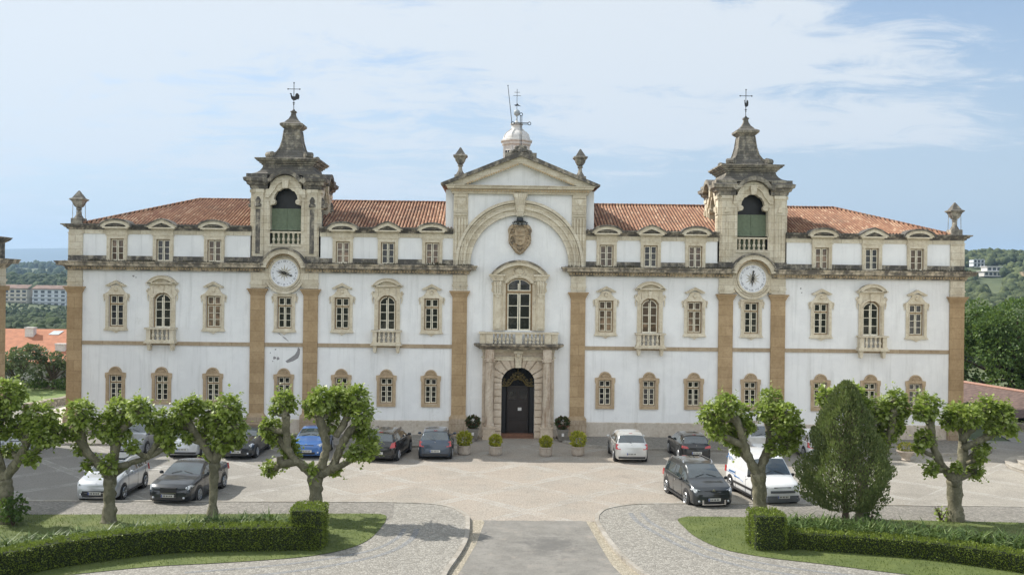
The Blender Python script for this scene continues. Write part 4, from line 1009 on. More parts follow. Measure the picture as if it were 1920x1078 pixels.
# kerb lines (inner edge of the raised mosaic pavements)
KL = smoothline([(-2.95,-34),(-2.9,-30),(-2.83,-28.24),(-2.5,-26.0),(-2.32,-24.2),(-2.30,-22.65),(-2.35,-20.99)],4)+smoothline([(-2.5,-20.3),(-2.95,-19.35),(-3.6,-18.78),(-4.5,-18.5),(-6.29,-18.38)],4)+[(-11.69,-18.52),(-21.2,-18.7),(-48,-19.1)]
KR = smoothline([(4.1,-34),(3.8,-30),(3.33,-28.08),(2.97,-26.4),(2.71,-24.01),(2.58,-21.25)],4)+smoothline([(2.72,-20.3),(3.1,-19.35),(3.74,-18.74),(4.5,-18.35),(5.6,-18.18)],4)+[(9.16,-18.1),(20.65,-18.2),(48,-18.5)]
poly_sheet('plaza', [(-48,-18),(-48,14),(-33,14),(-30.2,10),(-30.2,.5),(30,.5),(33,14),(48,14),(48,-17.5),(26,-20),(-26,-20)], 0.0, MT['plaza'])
poly_sheet('plaza_edge', [(-7,-21.05),(7,-21.05),(7,-17.0),(-7,-17.0)], .003, MT['plaza'])
poly_sheet('road', [(-3.4,-36),(-3.2,-30),(-2.6,-27),(-2.2,-24.5),(-1.75,-21.0)]+[(-1.7+.13*i, -20.98+.16*noise.noise(Vector((i*.31,4,0)))+.09*noise.noise(Vector((i*.9,1,0)))) for i in range(30)]+[(2.26,-21.05),(2.48,-24.38),(2.75,-27.03),(3.6,-30),(4.4,-36)], .007, MT['asphalt'])
poly_sheet('gravel_strip', [(-3.2,-36),(-2.9,-30),(-2.83,-28.2),(-2.3,-24.5),(-2.3,-21),(-1.8,-20.9),(-1.7,-21.3),(-1.95,-24.5),(-2.3,-27.2),(-2.7,-30),(-2.9,-36)], .010, MT['gravel'])
poly_sheet('gravel_strip', [(4.6,-36),(3.9,-30),(3.36,-28),(2.98,-26.4),(2.72,-24),(2.58,-21.2),(2.2,-21.0),(2.25,-22),(2.35,-24.4),(2.5,-27),(3.0,-30),(4.0,-36)], .010, MT['gravel'])
poly_sheet('pavement', KL+[(-48,-36),(-3,-36)], .10, MT['calcada'])
poly_sheet('pavement', KR+[(48,-36),(4.2,-36)], .10, MT['calcada'])
def kerb(path, w=.16, z0=-.02, z1=.125):
    m = M(); o = offset(path, w/2); i = offset(path, -w/2); n = len(path)
    m.v = [(x,y,z1) for x,y in o]+[(x,y,z1) for x,y in i]+[(x,y,z0) for x,y in o]+[(x,y,z0) for x,y in i]
    for a in range(n-1): b = a+1; m.f += [(a,b,b+n,a+n),(a,a+2*n,b+2*n,b),(a+n,b+n,b+3*n,a+3*n)]
    m.m = [0]*len(m.f); o_ = fixn(m.build('kerb', MT['kerb'])); tag(o_, kind='structure'); return o_
kerb(KL); kerb(KR)
# dark double stripes curving through both mosaics
MT['baymark'] = plain('worn_white_paving_bar', (.46,.45,.42), .85, 0, .25, 5)
def stripe(pts, w):
    p = smoothline(pts, 6); poly_sheet('pavement_stripe', offset(p,w/2)+offset(p,-w/2)[::-1], .104, MT['calcdark'])
stripe([(4.05,-19.9),(4.15,-21.5),(4.7,-23.6),(5.4,-25.6),(6.6,-27.3),(8.3,-28.4),(10,-29.2)],.2); stripe([(4.5,-19.9),(4.62,-21.5),(5.15,-23.3),(5.9,-25.2),(7.2,-26.8),(9.0,-27.9),(11,-28.6)],.17)
stripe([(-4.15,-22.8),(-4.25,-24.4),(-4.9,-26.1),(-6.2,-27.4),(-8,-28.5),(-10,-29.2)],.2); stripe([(-4.6,-22.8),(-4.75,-24.2),(-5.4,-25.7),(-6.8,-26.9),(-8.6,-27.8),(-10.8,-28.5)],.17)
# cobbled apron band in front of the lawns
poly_sheet('cobbled_band', [(-48,-19.25),(-21.2,-18.85),(-11.7,-18.66),(-6.4,-18.52),(-5.4,-18.7),(-5.2,-21.3),(-6.4,-20.6),(-12.2,-20.8),(-20,-21.1),(-48,-22)], .104, MT['cobble'])
poly_sheet('cobbled_band', [(48,-18.65),(20.6,-18.35),(9.2,-18.25),(5.7,-18.33),(5.0,-18.6),(5.4,-21.2),(6.3,-20.6),(12.7,-20.75),(19,-21.0),(48,-22)], .104, MT['cobble'])
LAWNL = [(-48,-22),(-20,-21.19),(-12.15,-20.8),(-6.6,-20.5)]+smoothline([(-6.45,-20.5),(-5.65,-20.6),(-5.43,-21.3),(-5.5,-23.0),(-5.75,-24.6),(-6.3,-25.7),(-7.2,-26.5),(-8.4,-27.0),(-10.2,-27.5),(-12.09,-27.95),(-14.46,-29.0)],4)+[(-16.5,-31.2),(-20,-35),(-48,-36)]
LAWNR = [(48,-22),(19.2,-21.1),(12.7,-20.7),(6.6,-20.5)]+smoothline([(6.23,-20.51),(5.74,-21.0),(5.74,-22.2),(5.9,-23.7),(6.5,-25.3),(7.7,-26.3),(9.3,-27.03),(11.06,-27.9)],4)+[(17,-30.6),(48,-38)]
poly_sheet('lawn', LAWNL, .118, MT['lawn']); poly_sheet('lawn', LAWNR, .118, MT['lawn'])
# raised walk along the facade, with its kerb
for s, edge in ((-1, [(-2.4,-.05),(-2.6,-1.6),(-3.6,-3.2),(-5,-3.9),(-8,-4.1),(-26,-4.3),(-27.2,-3.6),(-27.4,-1),(-27.4,0)]), (1, [(2.4,-.05),(2.7,-1.8),(3.6,-3.0),(4.9,-3.6),(8.2,-4.25),(24,-5.0),(25.8,-4.6),(26.9,-3.0),(27.2,0)])):
    e = smoothline(edge, 5); poly_sheet('walkway', e+[(s*2.4,0)], .12, MT['cobble']); kerb(e, .15, -.02, .135)
for k in range(11): xx = -19.2+k*.42; yy = -12.6+k*.47; poly_sheet('bay_marking', [(xx-.55,yy-.07),(xx+.55,yy-.07),(xx+.55,yy+.09),(xx-.55,yy+.09)], .005, MT['baymark'])
# ---- neighbouring wings, ends just in the frame
for s in (-1,1):
    g = empty('neighbouring_wing', (s*31.0,-3,0), 0, ('tan stone corner of another wing at the left edge' if s<0 else 'cornice tip of another wing at the right edge'), 'building')
    c = lambda a,b: (min(s*a,s*b)-s*31, max(s*a,s*b)-s*31)
    f0 = 28.92 if s<0 else 29.35
    m = M(); x0,x1 = c(f0+.03,48); m.box(x0,x1,-14,-1.4,0,11.2); m.build('wall', MT['wall'], g)
    m = M(); x0,x1 = c(f0,f0+1.2); m.box(x0,x1,-1.4,0,0,8.45); x0,x1 = c(f0-.14,f0+1.3); m.box(x0,x1,-1.55,.15,8.45,8.7); m.build('pilaster', MT['tan'], g)
    m = M(); x0,x1 = c(f0,48); m.box(x0,x1,-14,0,8.7,9.8); x0,x1 = c(f0-.05,48); m.box(x0,x1,-14.1,.05,8.95,9.1); m.build('frieze_block', MT['cream'], g)
    m = M(); e = -s  # outward direction of the free end
    x_ = s*f0-s*31; far = s*48-s*31
    m.sweep([(o,z) for o,z in [(0,9.68),(.07,9.74),(.2,9.93),(.46,9.95),(.57,10.2),(0,10.24)]], [(x_,-14,e,0),(x_,0,e,1),(far,0,0,1)]); fixn(m.build('main_cornice', MT['cornice'], g))
    m = M(); x0,x1 = c(f0+.05,48); m.box(x0,x1,-14,-.05,10.2,11.15); m.build('attic', MT['sooty'], g)
    m = M(); m.sweep([(0,11.1),(.2,11.25),(.3,11.4),(0,11.45)], [(x_+s*.05,-14,e,0),(x_+s*.05,-.05,e,1),(far,-.05,0,1)]); fixn(m.build('attic_cornice', MT['sooty'], g))
# ---- round stone steps at the right edge
g = empty('stone_steps', (29.3,-9.4,0), 0, 'pale round stone steps rising to a pedestal at the right edge', 'steps')
m = M()
for k,(r,z) in enumerate(((4.3,.16),(3.75,.32),(3.2,.48),(2.65,.64),(2.1,.8))): m.lathe([(r-.03,z-.17),(r-.03,z-.03),(r,z-.025),(r,z)], 0, 0, 64)
m.build('steps', MT['kerb'], g)
m = M(); m.lathe([(.62,.79),(.62,.95),(.5,1.0),(.5,1.75),(.6,1.8),(.68,1.9),(.68,1.98)], -.9, 3.2-.6, sq=True); m.box(-.7,2.5,2.1,2.5,.8,1.8); m.build('pedestal', MT['kerb'], g)
# ---- planters
def leafball(m, c, r, n, ls, rng, sz=1, mi=0, droop=.3, up=.2):
    for _ in range(n):
        v = Vector((rng.gauss(0,1),rng.gauss(0,1),rng.gauss(0,1))).normalized(); q = rng.uniform(.72,1.0)
        p = Vector(c)+Vector((v.x*r*q, v.y*r*q, v.z*r*q*sz))
        d = (v+Vector((rng.uniform(-.6,.6),rng.uniform(-.6,.6),rng.uniform(-.6,.3)-droop+up))).normalized()
        s_ = d.cross(Vector((rng.uniform(-1,1),rng.uniform(-1,1),rng.uniform(-1,1)))).normalized(); l = ls*rng.uniform(.7,1.3); w = l*.42
        nr = d.cross(s_)
        m.add([p, p+d*l*.45+s_*w+nr*l*.1, p+d*l, p+d*l*.45-s_*w+nr*l*.1], [(0,1,2,3)], mi)
def leafmat(name, a, b, tr=.35, hue=None, sc=1.6, rough=.5):
    t = NT(name); wn = t.n('ShaderNodeObjectInfo'); rnd = t.geo.outputs['Random Per Island']
    c = t.mix(rnd, a, b); c = t.mix(t.ramp(t.noise(sc,3), .35, .7, 0, .5), c, tuple(x*.65 for x in a))
    if hue: c = t.mix(t.ramp(rnd, .8, .9, 0, .8), c, hue)
    t.fin(c, rough, 0, .35); tl = t.n('ShaderNodeBsdfTranslucent'); t.inp(tl.inputs[0], t.mix(.35, c, (.35,.5,.08))); mxs = t.n('ShaderNodeMixShader'); mxs.inputs[0].default_value = tr
    t.l(t.p.outputs[0], mxs.inputs[1]); t.l(tl.outputs[0], mxs.inputs[2]); t.l(mxs.outputs[0], t.out.inputs[0]); return t.mat
MT['yellowleaf'] = leafmat('yellow_green_euonymus', (.28,.30,.03), (.50,.47,.06), .25)
MT['darkleaf'] = leafmat('dark_azalea_leaf', (.04,.06,.02), (.09,.11,.04), .2, (.22,.05,.05))
MT['plane'] = leafmat('young_plane_leaves', (.19,.26,.04), (.41,.49,.11), .42, (.50,.56,.26), 3, .38)
MT['conif'] = leafmat('cypress_foliage', (.11,.15,.05), (.25,.285,.115), .25, (.16,.17,.07))
MT['hedgeleaf'] = leafmat('clipped_box_leaves', (.12,.165,.02), (.24,.30,.045), .2)
MT['strap'] = leafmat('strap_leaves', (.045,.085,.018), (.13,.20,.05), .15, (.24,.30,.12))
MT['olive'] = leafmat('olive_leaves', (.09,.12,.06), (.19,.23,.13), .2)
MT['broad'] = leafmat('broadleaf_crown', (.045,.09,.022), (.14,.215,.05), .25, sc=.5)
MT['pot'] = stone('concrete_pot', (.42,.36,.30), (.52,.46,.39), amount=.2, top=.1)
MT['tub'] = plain('weathered_grey_wood_tub', (.22,.20,.17), .8)
rr = random.Random(21)
for k,(x,y,r,lab) in enumerate([(-2.98,-6.1,.40,'yellow green shrub in a round pot beside the dark blue hatchback'),(-1.30,-6.2,.32,'yellow green shrub in a round pot left of the entrance axis'),(1.38,-6.35,.31,'small yellow green shrub in a round pot right of the entrance axis'),(3.11,-6.1,.44,'largest round yellow green shrub in a pot, nearest the silver hatchback')]):
    g = empty('potted_shrub', (x,y,0), 0, lab, 'potted plant', 'potted shrubs in front of the entrance')
    m = M(); m.lathe([(.24,0),(.3,.03),(.33,.1),(.34,.42),(.37,.44),(.37,.5),(.3,.5),(.28,.42),(.02,.42)], 0, 0, 16)
    for i in range(16): a = 2*pi*i/16; m.tube([(.335*cos(a),.335*sin(a),.1),(.345*cos(a),.345*sin(a),.42)],.014,4)
    m.build('pot', MT['pot'], g)
    m = M(); leafball(m, (0,0,.5+r*.8), r, 520, .11, rr, 1.0, 0, .1, .5); leafball(m, (0,0,.5+r*.7), r*.7, 150, .11, rr); m.tube([(0,0,.4),(.02,0,.8)],.03,5); m.build('foliage', MT['yellowleaf'], g)
for k,(x,lab) in enumerate([(-2.62,'dark bush in a square wooden tub left of the portal'),(2.6,'dark bush in a square wooden tub right of the portal')]):
    g = empty('tub_shrub', (x,-1.45,.12 if abs(x)>2.5 else 0), 0, lab, 'potted plant')
    m = M(); m.add([(-.24,-.24,0),(.24,-.24,0),(.24,.24,0),(-.24,.24,0),(-.32,-.32,.55),(.32,-.32,.55),(.32,.32,.55),(-.32,.32,.55)],[(0,3,2,1),(4,5,6,7),(0,1,5,4),(1,2,6,5),(2,3,7,6),(3,0,4,7)]); m.box(-.35,.35,-.35,.35,.55,.6)
    for i in range(-2,3): m.box(i*.11-.006,i*.11+.006,-.31,-.28,.05,.52)
    tb = m.build('tub', MT['tub'], g); m = M(); m.box(-.07,.07,-.34,-.32,.24,.42); m.build('marker', MT['white'], tb)
    m = M(); leafball(m, (0,0,1.0), .38, 520, .13, rr, .85); leafball(m,(0,0,.95),.3,200,.1,rr); m.tube([(0,0,.5),(0,0,.9)],.04,5); m.build('foliage', MT['darkleaf'], g)
g = empty('flower_bowl', (20.55,-6.7,0), 0, 'low pale stone bowl of yellow flowers behind the right trees', 'potted plant')
m = M(); m.lathe([(.2,0),(.26,.05),(.2,.12),(.42,.45),(.48,.48),(.48,.55),(.4,.55),(.3,.45),(.02,.45)], 0, 0, 16); m.build('bowl', MT['pot'], g)
m = M(); leafball(m, (0,0,.68), .42, 420, .1, rr, .6); MT['yellowfl'] = leafmat('yellow_flower_foliage', (.10,.14,.03), (.40,.33,.03), .2); m.build('foliage', MT['yellowfl'], g)
# ================================================================= VEGETATION
def bark_mat():
    t = NT('plane_tree_bark'); v = t.voro(7, 'F1', 1, t.vec((1,1,.6))); sx = t.n('ShaderNodeSeparateXYZ'); t.l(v, sx.inputs[0])
    c = t.mix(sx.outputs[0], (.12,.112,.07), (.235,.215,.145)); c = t.mix(t.ramp(t.noise(6,6,.7), .45, .7, 0, .7), c, (.085,.08,.05))
    c = t.mix(t.ramp(t.noise(2.5,5,.7), .55, .7, 0, .5), c, (.30,.275,.20)); t.bump(t.noise(16,6,.7), .8, .04); return t.fin(c, .9)
MT['bark'] = bark_mat(); MT['barkd'] = plain('dark_bark', (.09,.065,.045), .9, 0, .4, 12)

POLLARD = {
 'T1': (-19.27,-22.4,[[(0.0,0,-0.1,0.335),(-0.01,0,0.88,0.296),(-0.06,0,1.56,0.316)],[(-0.06,-0.0,1.56,0.256),(0.52,-0.01,2.41,0.197),(0.75,-0.01,2.94,0.178),(1.06,-0.02,3.53,0.178)],[(-0.06,0.0,1.56,0.237),(-0.42,0.08,2.62,0.197),(-0.35,0.16,3.59,0.178),(-0.13,0.24,4.27,0.178)],[(0.56,-0.0,2.41,0.138),(1.14,-0.01,2.65,0.118),(1.68,-0.02,3.05,0.118)],[(-0.06,0.0,1.56,0.217),(-0.83,0.05,2.43,0.178),(-1.16,0.1,3.4,0.178)]],[(0.18,-0.29,4.79,0.67),(1.14,0.05,3.92,0.67),(1.77,-0.14,3.42,0.51),(0.39,0.11,3.6,0.47),(-0.31,0.14,3.59,0.55),(1.5,-0.48,3.31,0.43),(1.19,-0.54,2.58,0.28),(-0.02,0.37,2.67,0.28),(-1.07,-0.26,4.03,0.75),(-0.49,-0.29,4.43,0.51),(1.27,0.55,3.65,0.43)]),
 'T2': (-15.57,-22.2,[[(0.0,0,-0.1,0.278),(0.01,0,0.86,0.238),(0.02,0,1.65,0.258)],[(0.02,0.0,1.65,0.218),(-0.52,0.05,2.23,0.179),(-0.94,0.1,2.71,0.159),(-1.13,0.15,3.59,0.159)],[(0.02,0.0,1.65,0.198),(0.13,0.09,2.53,0.179),(0.24,0.18,3.31,0.159),(0.08,0.27,3.89,0.159)],[(0.02,0.0,1.65,0.198),(0.66,0.04,2.13,0.119),(1.33,0.07,2.4,0.119),(1.65,0.11,2.93,0.119),(1.75,0.15,3.62,0.119)],[(0.31,0.0,3.33,0.139),(0.8,0.15,3.81,0.139),(0.94,0.29,4.19,0.119)]],[(-0.91,-0.38,4.16,0.56),(-1.36,0.15,3.43,0.4),(-1.26,0.4,2.76,0.26),(-0.17,0.03,3.62,0.56),(0.32,0.27,4.09,0.6),(0.24,0.19,3.36,0.44),(1.25,-0.48,4.33,0.48),(1.66,0.28,3.8,0.5),(2.0,0.1,3.33,0.4),(0.94,-0.22,2.92,0.24),(0.19,-0.52,2.3,0.34),(2.01,0.4,2.95,0.3),(-0.78,-0.03,2.28,0.18)]),
 'T3': (-11.88,-21.8,[[(0.0,0,-0.1,0.201),(0.03,0,1.11,0.18),(0.05,0,2.17,0.221)],[(0.05,0.0,2.17,0.18),(-0.43,0.0,2.9,0.16),(-0.84,0.0,3.5,0.16),(-1.04,0.01,3.99,0.16)],[(0.05,-0.0,2.17,0.18),(0.25,-0.03,2.85,0.16),(0.21,-0.05,3.61,0.14),(-0.03,-0.08,4.01,0.14)],[(0.05,-0.0,2.17,0.18),(0.51,-0.03,2.82,0.14),(0.69,-0.07,3.42,0.14),(0.77,-0.1,4.03,0.14)]],[(-1.07,-0.12,4.17,0.5),(-1.46,0.33,3.64,0.36),(-0.75,-0.06,4.4,0.36),(-0.31,0.48,4.04,0.48),(-0.42,0.42,3.38,0.44),(0.7,-0.44,4.37,0.52),(0.9,-0.4,3.67,0.48),(0.45,-0.31,3.06,0.4),(-0.14,0.51,2.52,0.34),(-0.93,-0.07,3.25,0.24),(0.88,0.14,3.09,0.28),(0.25,-0.22,3.74,0.4)]),
 'T4': (-8.11,-21.2,[[(0.0,0,-0.1,0.306),(-0.03,0,0.92,0.285),(-0.08,0,1.67,0.346)],[(-0.04,-0.0,1.59,0.265),(-0.4,-0.02,1.85,0.204),(-0.75,-0.03,2.11,0.183),(-1.29,-0.05,2.05,0.163),(-1.41,-0.06,2.3,0.143)],[(-0.75,-0.0,2.11,0.163),(-1.06,-0.08,2.55,0.163),(-1.14,-0.16,3.27,0.163),(-1.15,-0.24,3.88,0.183)],[(0.08,-0.0,1.63,0.265),(0.25,-0.04,2.18,0.183),(0.37,-0.07,2.76,0.183),(0.22,-0.11,3.33,0.183),(0.1,-0.14,3.88,0.224)],[(0.08,0.0,1.63,0.245),(0.56,0.05,1.89,0.183),(0.83,0.09,2.53,0.183),(1.1,0.14,3.1,0.183),(1.45,0.19,3.55,0.163)],[(0.71,0.0,3.12,0.143),(0.99,0.13,3.55,0.163),(1.17,0.26,4.04,0.163)],[(0.57,-0.0,1.84,0.163),(1.12,-0.16,2.09,0.122),(1.62,-0.32,2.45,0.102)]],[(-1.29,0.09,4.45,0.49),(-1.71,0.09,4.1,0.1),(-1.74,0.44,3.31,0.51),(-1.97,0.2,3.51,0.29),(-1.2,0.47,2.76,0.41),(-1.87,0.39,1.88,0.31),(-0.95,0.54,2.4,0.24),(-1.24,0.19,2.19,0.2),(0.21,-0.37,4.62,0.57),(-0.29,0.4,4.28,0.41),(0.65,0.51,4.62,0.51),(0.47,0.45,4.12,0.37),(1.46,0.08,4.62,0.57),(1.17,0.24,4.25,0.33),(1.76,-0.32,4.02,0.45),(1.59,0.36,3.42,0.33),(1.92,0.08,3.06,0.49),(1.91,-0.24,2.64,0.35),(1.44,-0.48,2.64,0.31),(0.52,0.39,3.55,0.31),(0.58,0.54,1.8,0.24),(-0.08,-0.45,2.03,0.16),(2.1,0.33,2.71,0.24)]),
 'T5': (8.98,-20.7,[[(0.0,0,-0.1,0.31),(-0.01,0,0.96,0.31),(-0.08,0,1.73,0.351)],[(-0.08,-0.0,1.69,0.248),(-0.38,-0.08,2.17,0.206),(-0.66,-0.16,2.85,0.186),(-0.85,-0.24,3.48,0.186),(-1.08,-0.32,3.9,0.186)],[(-0.08,0.0,1.69,0.248),(0.22,0.09,2.4,0.206),(0.43,0.17,3.01,0.206),(0.36,0.26,3.73,0.186)],[(0.3,-0.0,2.87,0.165),(0.73,-0.07,3.22,0.186),(1.0,-0.13,3.58,0.186)]],[(-1.89,0.13,4.08,0.54),(-1.46,-0.5,4.53,0.52),(-0.8,0.24,4.07,0.54),(-1.73,-0.19,3.5,0.37),(-1.02,0.42,3.34,0.5),(-0.71,0.53,2.78,0.35),(-0.65,0.01,3.65,0.33),(0.53,0.55,4.59,0.54),(0.06,-0.21,4.2,0.33),(0.87,-0.47,4.24,0.45),(1.32,0.11,3.65,0.45),(0.6,-0.52,3.73,0.35),(0.45,-0.33,2.93,0.31),(1.06,-0.1,2.96,0.37),(1.37,0.12,3.19,0.25),(-0.48,-0.38,3.7,0.17)]),
 'T6': (12.93,-20.9,[[(0.0,0,-0.1,0.288),(-0.03,0,1.04,0.267),(0.0,0,1.76,0.308)],[(0.0,-0.0,1.76,0.226),(0.43,-0.05,2.33,0.185),(0.86,-0.09,2.92,0.185),(1.04,-0.14,3.65,0.164),(1.06,-0.18,4.17,0.164)],[(0.0,-0.0,1.76,0.226),(-0.4,-0.05,2.69,0.185),(-0.51,-0.09,3.73,0.164),(-0.46,-0.14,4.36,0.164)],[(0.0,0.0,1.76,0.205),(-0.87,0.11,2.66,0.164),(-1.26,0.22,3.89,0.164),(-1.33,0.33,4.39,0.164)],[(0.45,0.0,2.32,0.164),(0.34,0.01,3.31,0.164),(0.44,0.01,4.04,0.164)]],[(-1.28,0.5,4.77,0.45),(-0.84,0.44,4.53,0.29),(-0.4,-0.13,4.89,0.49),(-0.01,-0.04,4.55,0.33),(1.22,0.02,4.72,0.51),(1.57,0.16,4.38,0.33),(1.14,0.11,4.09,0.49),(0.56,0.07,4.34,0.45),(0.99,0.13,3.47,0.45),(0.62,0.48,3.66,0.41),(0.65,0.01,3.01,0.37),(1.34,-0.08,3.75,0.29),(-0.32,0.24,4.21,0.37)]),
 'T7': (16.62,-20.8,[[(0.0,0,-0.1,0.309),(-0.05,0,0.84,0.288),(-0.08,0,1.57,0.35)],[(-0.08,0.0,1.57,0.227),(-0.43,0.03,1.97,0.185),(-0.73,0.06,2.44,0.185),(-0.92,0.09,3.1,0.185),(-1.02,0.12,3.82,0.206)],[(-0.06,0.0,1.61,0.247),(0.25,0.11,2.17,0.227),(0.36,0.22,2.93,0.206),(0.34,0.32,3.7,0.206)],[(0.26,-0.0,2.81,0.165),(0.89,-0.06,3.14,0.144),(1.42,-0.12,3.47,0.185),(1.7,-0.17,3.79,0.185)],[(0.19,-0.0,3.12,0.165),(0.64,-0.02,3.65,0.144),(0.73,-0.03,3.96,0.144)]],[(-1.14,0.05,4.52,0.54),(-1.68,-0.54,4.32,0.31),(-1.33,-0.09,3.29,0.35),(-1.46,0.09,2.93,0.21),(-1.22,-0.53,2.21,0.29),(0.07,0.13,4.19,0.54),(-0.27,0.15,3.93,0.33),(0.34,-0.48,4.19,0.45),(1.27,0.14,4.4,0.54),(1.73,-0.04,4.22,0.54),(2.11,0.2,3.74,0.41),(1.33,-0.16,3.78,0.37),(1.04,0.23,2.93,0.33),(0.85,0.26,2.05,0.35),(-0.25,-0.53,2.28,0.19),(0.73,-0.48,2.69,0.21)]),
}
PL = {'T1':'leftmost pollarded plane tree, its crown cut by the left edge','T2':'pollarded plane tree in front of the silver car with the panoramic roof','T3':'slim straight pollarded plane tree in front of the dark grey saloon','T4':'broad pollarded plane tree forking low above the left end block of the hedge','T5':'pollarded plane tree forking in front of the white van','T6':'pollarded plane tree half hidden behind the dark conifer','T7':'rightmost pollarded plane tree with a bare leaning fork'}
def refine(pts, n=4):
    P_ = [Vector(p) for p in pts]; out = []
    if len(P_) < 3: return [tuple(p) for p in P_]
    for i in range(len(P_)-1):
        a,b,c,d = P_[max(i-1,0)],P_[i],P_[i+1],P_[min(i+2,len(P_)-1)]
        for k in range(n):
            t = k/n; out.append(.5*((2*b)+(c-a)*t+(2*a-5*b+4*c-d)*t*t+(-a+3*b-3*c+d)*t**3))
    out.append(P_[-1]); return [tuple(p) for p in out]
rr = random.Random(77)
for key,(X,Y,brs,heads) in POLLARD.items():
    g = empty('plane_tree', (X,Y,.11), 0, PL[key], 'tree', 'pollarded plane trees along the lawns')
    m = M()
    for j,b in enumerate(brs):
        pts = refine([(x,y,z,r) for x,y,z,r in b]) if False else b
        P3 = refine([(x,y,z) for x,y,z,r in b], 5); n = len(P3); rad = []
        for i in range(n):
            u = i/(n-1)*(len(b)-1); k = min(int(u),len(b)-2); f = u-k; r = b[k][3]*(1-f)+b[k+1][3]*f
            if j == 0 and i < 4: r *= 1+.28*(1-i/4)
            rad.append(r*.87*(1+.3*noise.noise(Vector((X+j*3,i*.8,0)))+ (.16*noise.noise(Vector((X,j,i*2.3))))))
        if j: P3[0] = (P3[0][0],P3[0][1],P3[0][2]-.05)
        P3 = [(x+.03*noise.noise(Vector((i*.6,j,X))),y+.03*noise.noise(Vector((i*.6,j+9,X))),z) for i,(x,y,z) in enumerate(P3)]
        m.tube(P3, rad, 12)
        # burrs
        for i in range(3, n, 3):
            if rr.random() < .8: a = rr.uniform(0,6.28); m.ball((P3[i][0]+cos(a)*rad[i]*.6,P3[i][1]+sin(a)*rad[i]*.6,P3[i][2]), rad[i]*.62, 8)
    # stubs joining the heads to the nearest limb point, knuckle in every head
    nodes = [Vector(p[:3]) for b in brs for p in b[1:]]
    for hx,hy,hz,hr in heads:
        hp = Vector((hx,hy,hz-.11)); q = min(nodes, key=lambda v:(v-hp).length+ (0.6 if v.z > hp.z else 0))
        mid = q.lerp(hp,.55)+Vector((0,0,-.06)); m.tube(refine([tuple(q),tuple(mid),tuple(hp)],4), [.13*min(1,hr/.4)+.03-.004*i for i in range(9)], 8)
        m.ball((hp.x,hp.y,hp.z-.06), min(.21,hr*.42), 8)
    m.build('trunk', MT['bark'], g, smooth=True)
    m = M()
    for hx,hy,hz,hr in heads:
        c = (hx,hy,hz-.11)
        for _ in range(int(9*hr/.45)+3):
            v = Vector((rr.gauss(0,1),rr.gauss(0,1),rr.gauss(.5,1))).normalized(); a0 = Vector(c)+v*hr*.75; L0 = rr.uniform(.18,.42)
            for q in range(7):
                p = a0+v*L0*(q+1)/7+Vector((rr.uniform(-.03,.03),rr.uniform(-.03,.03),0)); d = (v*.5+Vector((rr.uniform(-1,1),rr.uniform(-1,1),rr.uniform(-.8,.3)))).normalized(); s_ = d.cross(Vector((0,0,1))); s_ = s_.normalized() if s_.length > .1 else Vector((1,0,0)); l = rr.uniform(.07,.15); w = l*.44
                m.add([p,p+d*l*.5+s_*w,p+d*l,p+d*l*.5-s_*w],[(0,1,2,3)])
        nl = int(330*(hr/.45)**2)+40; hr *= .84 if key == 'T4' else .87
        for _ in range(nl):
            v = Vector((rr.gauss(0,1),rr.gauss(0,1),rr.gauss(.15,1))).normalized(); q = rr.uniform(.35,1.0)**.6*(1+.28*noise.noise(Vector((v.x*2+hx,v.y*2,v.z*2+hz))))
            q = q*rr.uniform(1.02,1.28) if rr.random() < .22 else q
            p = Vector(c)+v*hr*q
            d = (v*.8+Vector((rr.uniform(-.7,.7),rr.uniform(-.7,.7),rr.uniform(-.9,.25)))).normalized()
            s_ = d.cross(Vector((rr.uniform(-.5,.5),rr.uniform(-.5,.5),1))); s_ = s_.normalized() if s_.length > .1 else Vector((1,0,0))
            l = rr.uniform(.09,.2); w = l*.46; nr = s_.cross(d)
            m.add([p, p+d*l*.35+s_*w+nr*l*.1, p+d*l*.75+s_*w*.62-nr*l*.02, p+d*l-nr*l*.12, p+d*l*.75-s_*w*.62-nr*l*.02, p+d*l*.35-s_*w+nr*l*.1], [(0,1,2,3),(0,3,4,5)])
    m.build('crown', MT['plane'], g)
# ---- conifer
g = empty('conifer', (12.0,-21.6,.11), 0, 'dense dark green ovoid conifer standing on the right lawn', 'tree')
m = M(); m.tube([(0,0,-.1),(.02,0,.6),(-.03,0,1.2),(0,0,2.5),(0,0,4.8)],[.16,.12,.11,.08,.02],8)
for i in range(46):
    a = rr.uniform(0,6.28); z = rr.uniform(.7,4.2); r = 1.2*(1-((z-1.7)/3.8)**2); m.tube([(0,0,z-.2),(cos(a)*r*.5,sin(a)*r*.5,z+.15),(cos(a)*r*.85,sin(a)*r*.85,z+.6)],[.035,.02,.008],4)
m.build('trunk', MT['barkd'], g)
m = M()
prof = [(.55,.6),(.72,1.2),(1.1,1.5),(1.77,1.62),(2.4,1.58),(2.9,1.46),(3.6,1.2),(4.1,.95),(4.5,.7),(4.9,.48),(5.2,.3),(5.42,.08)]
def rad_at(z):
    for (z0,r0),(z1,r1) in zip(prof,prof[1:]):
        if z <= z1: return r0+(r1-r0)*max(0,(z-z0)/(z1-z0))
    return .03
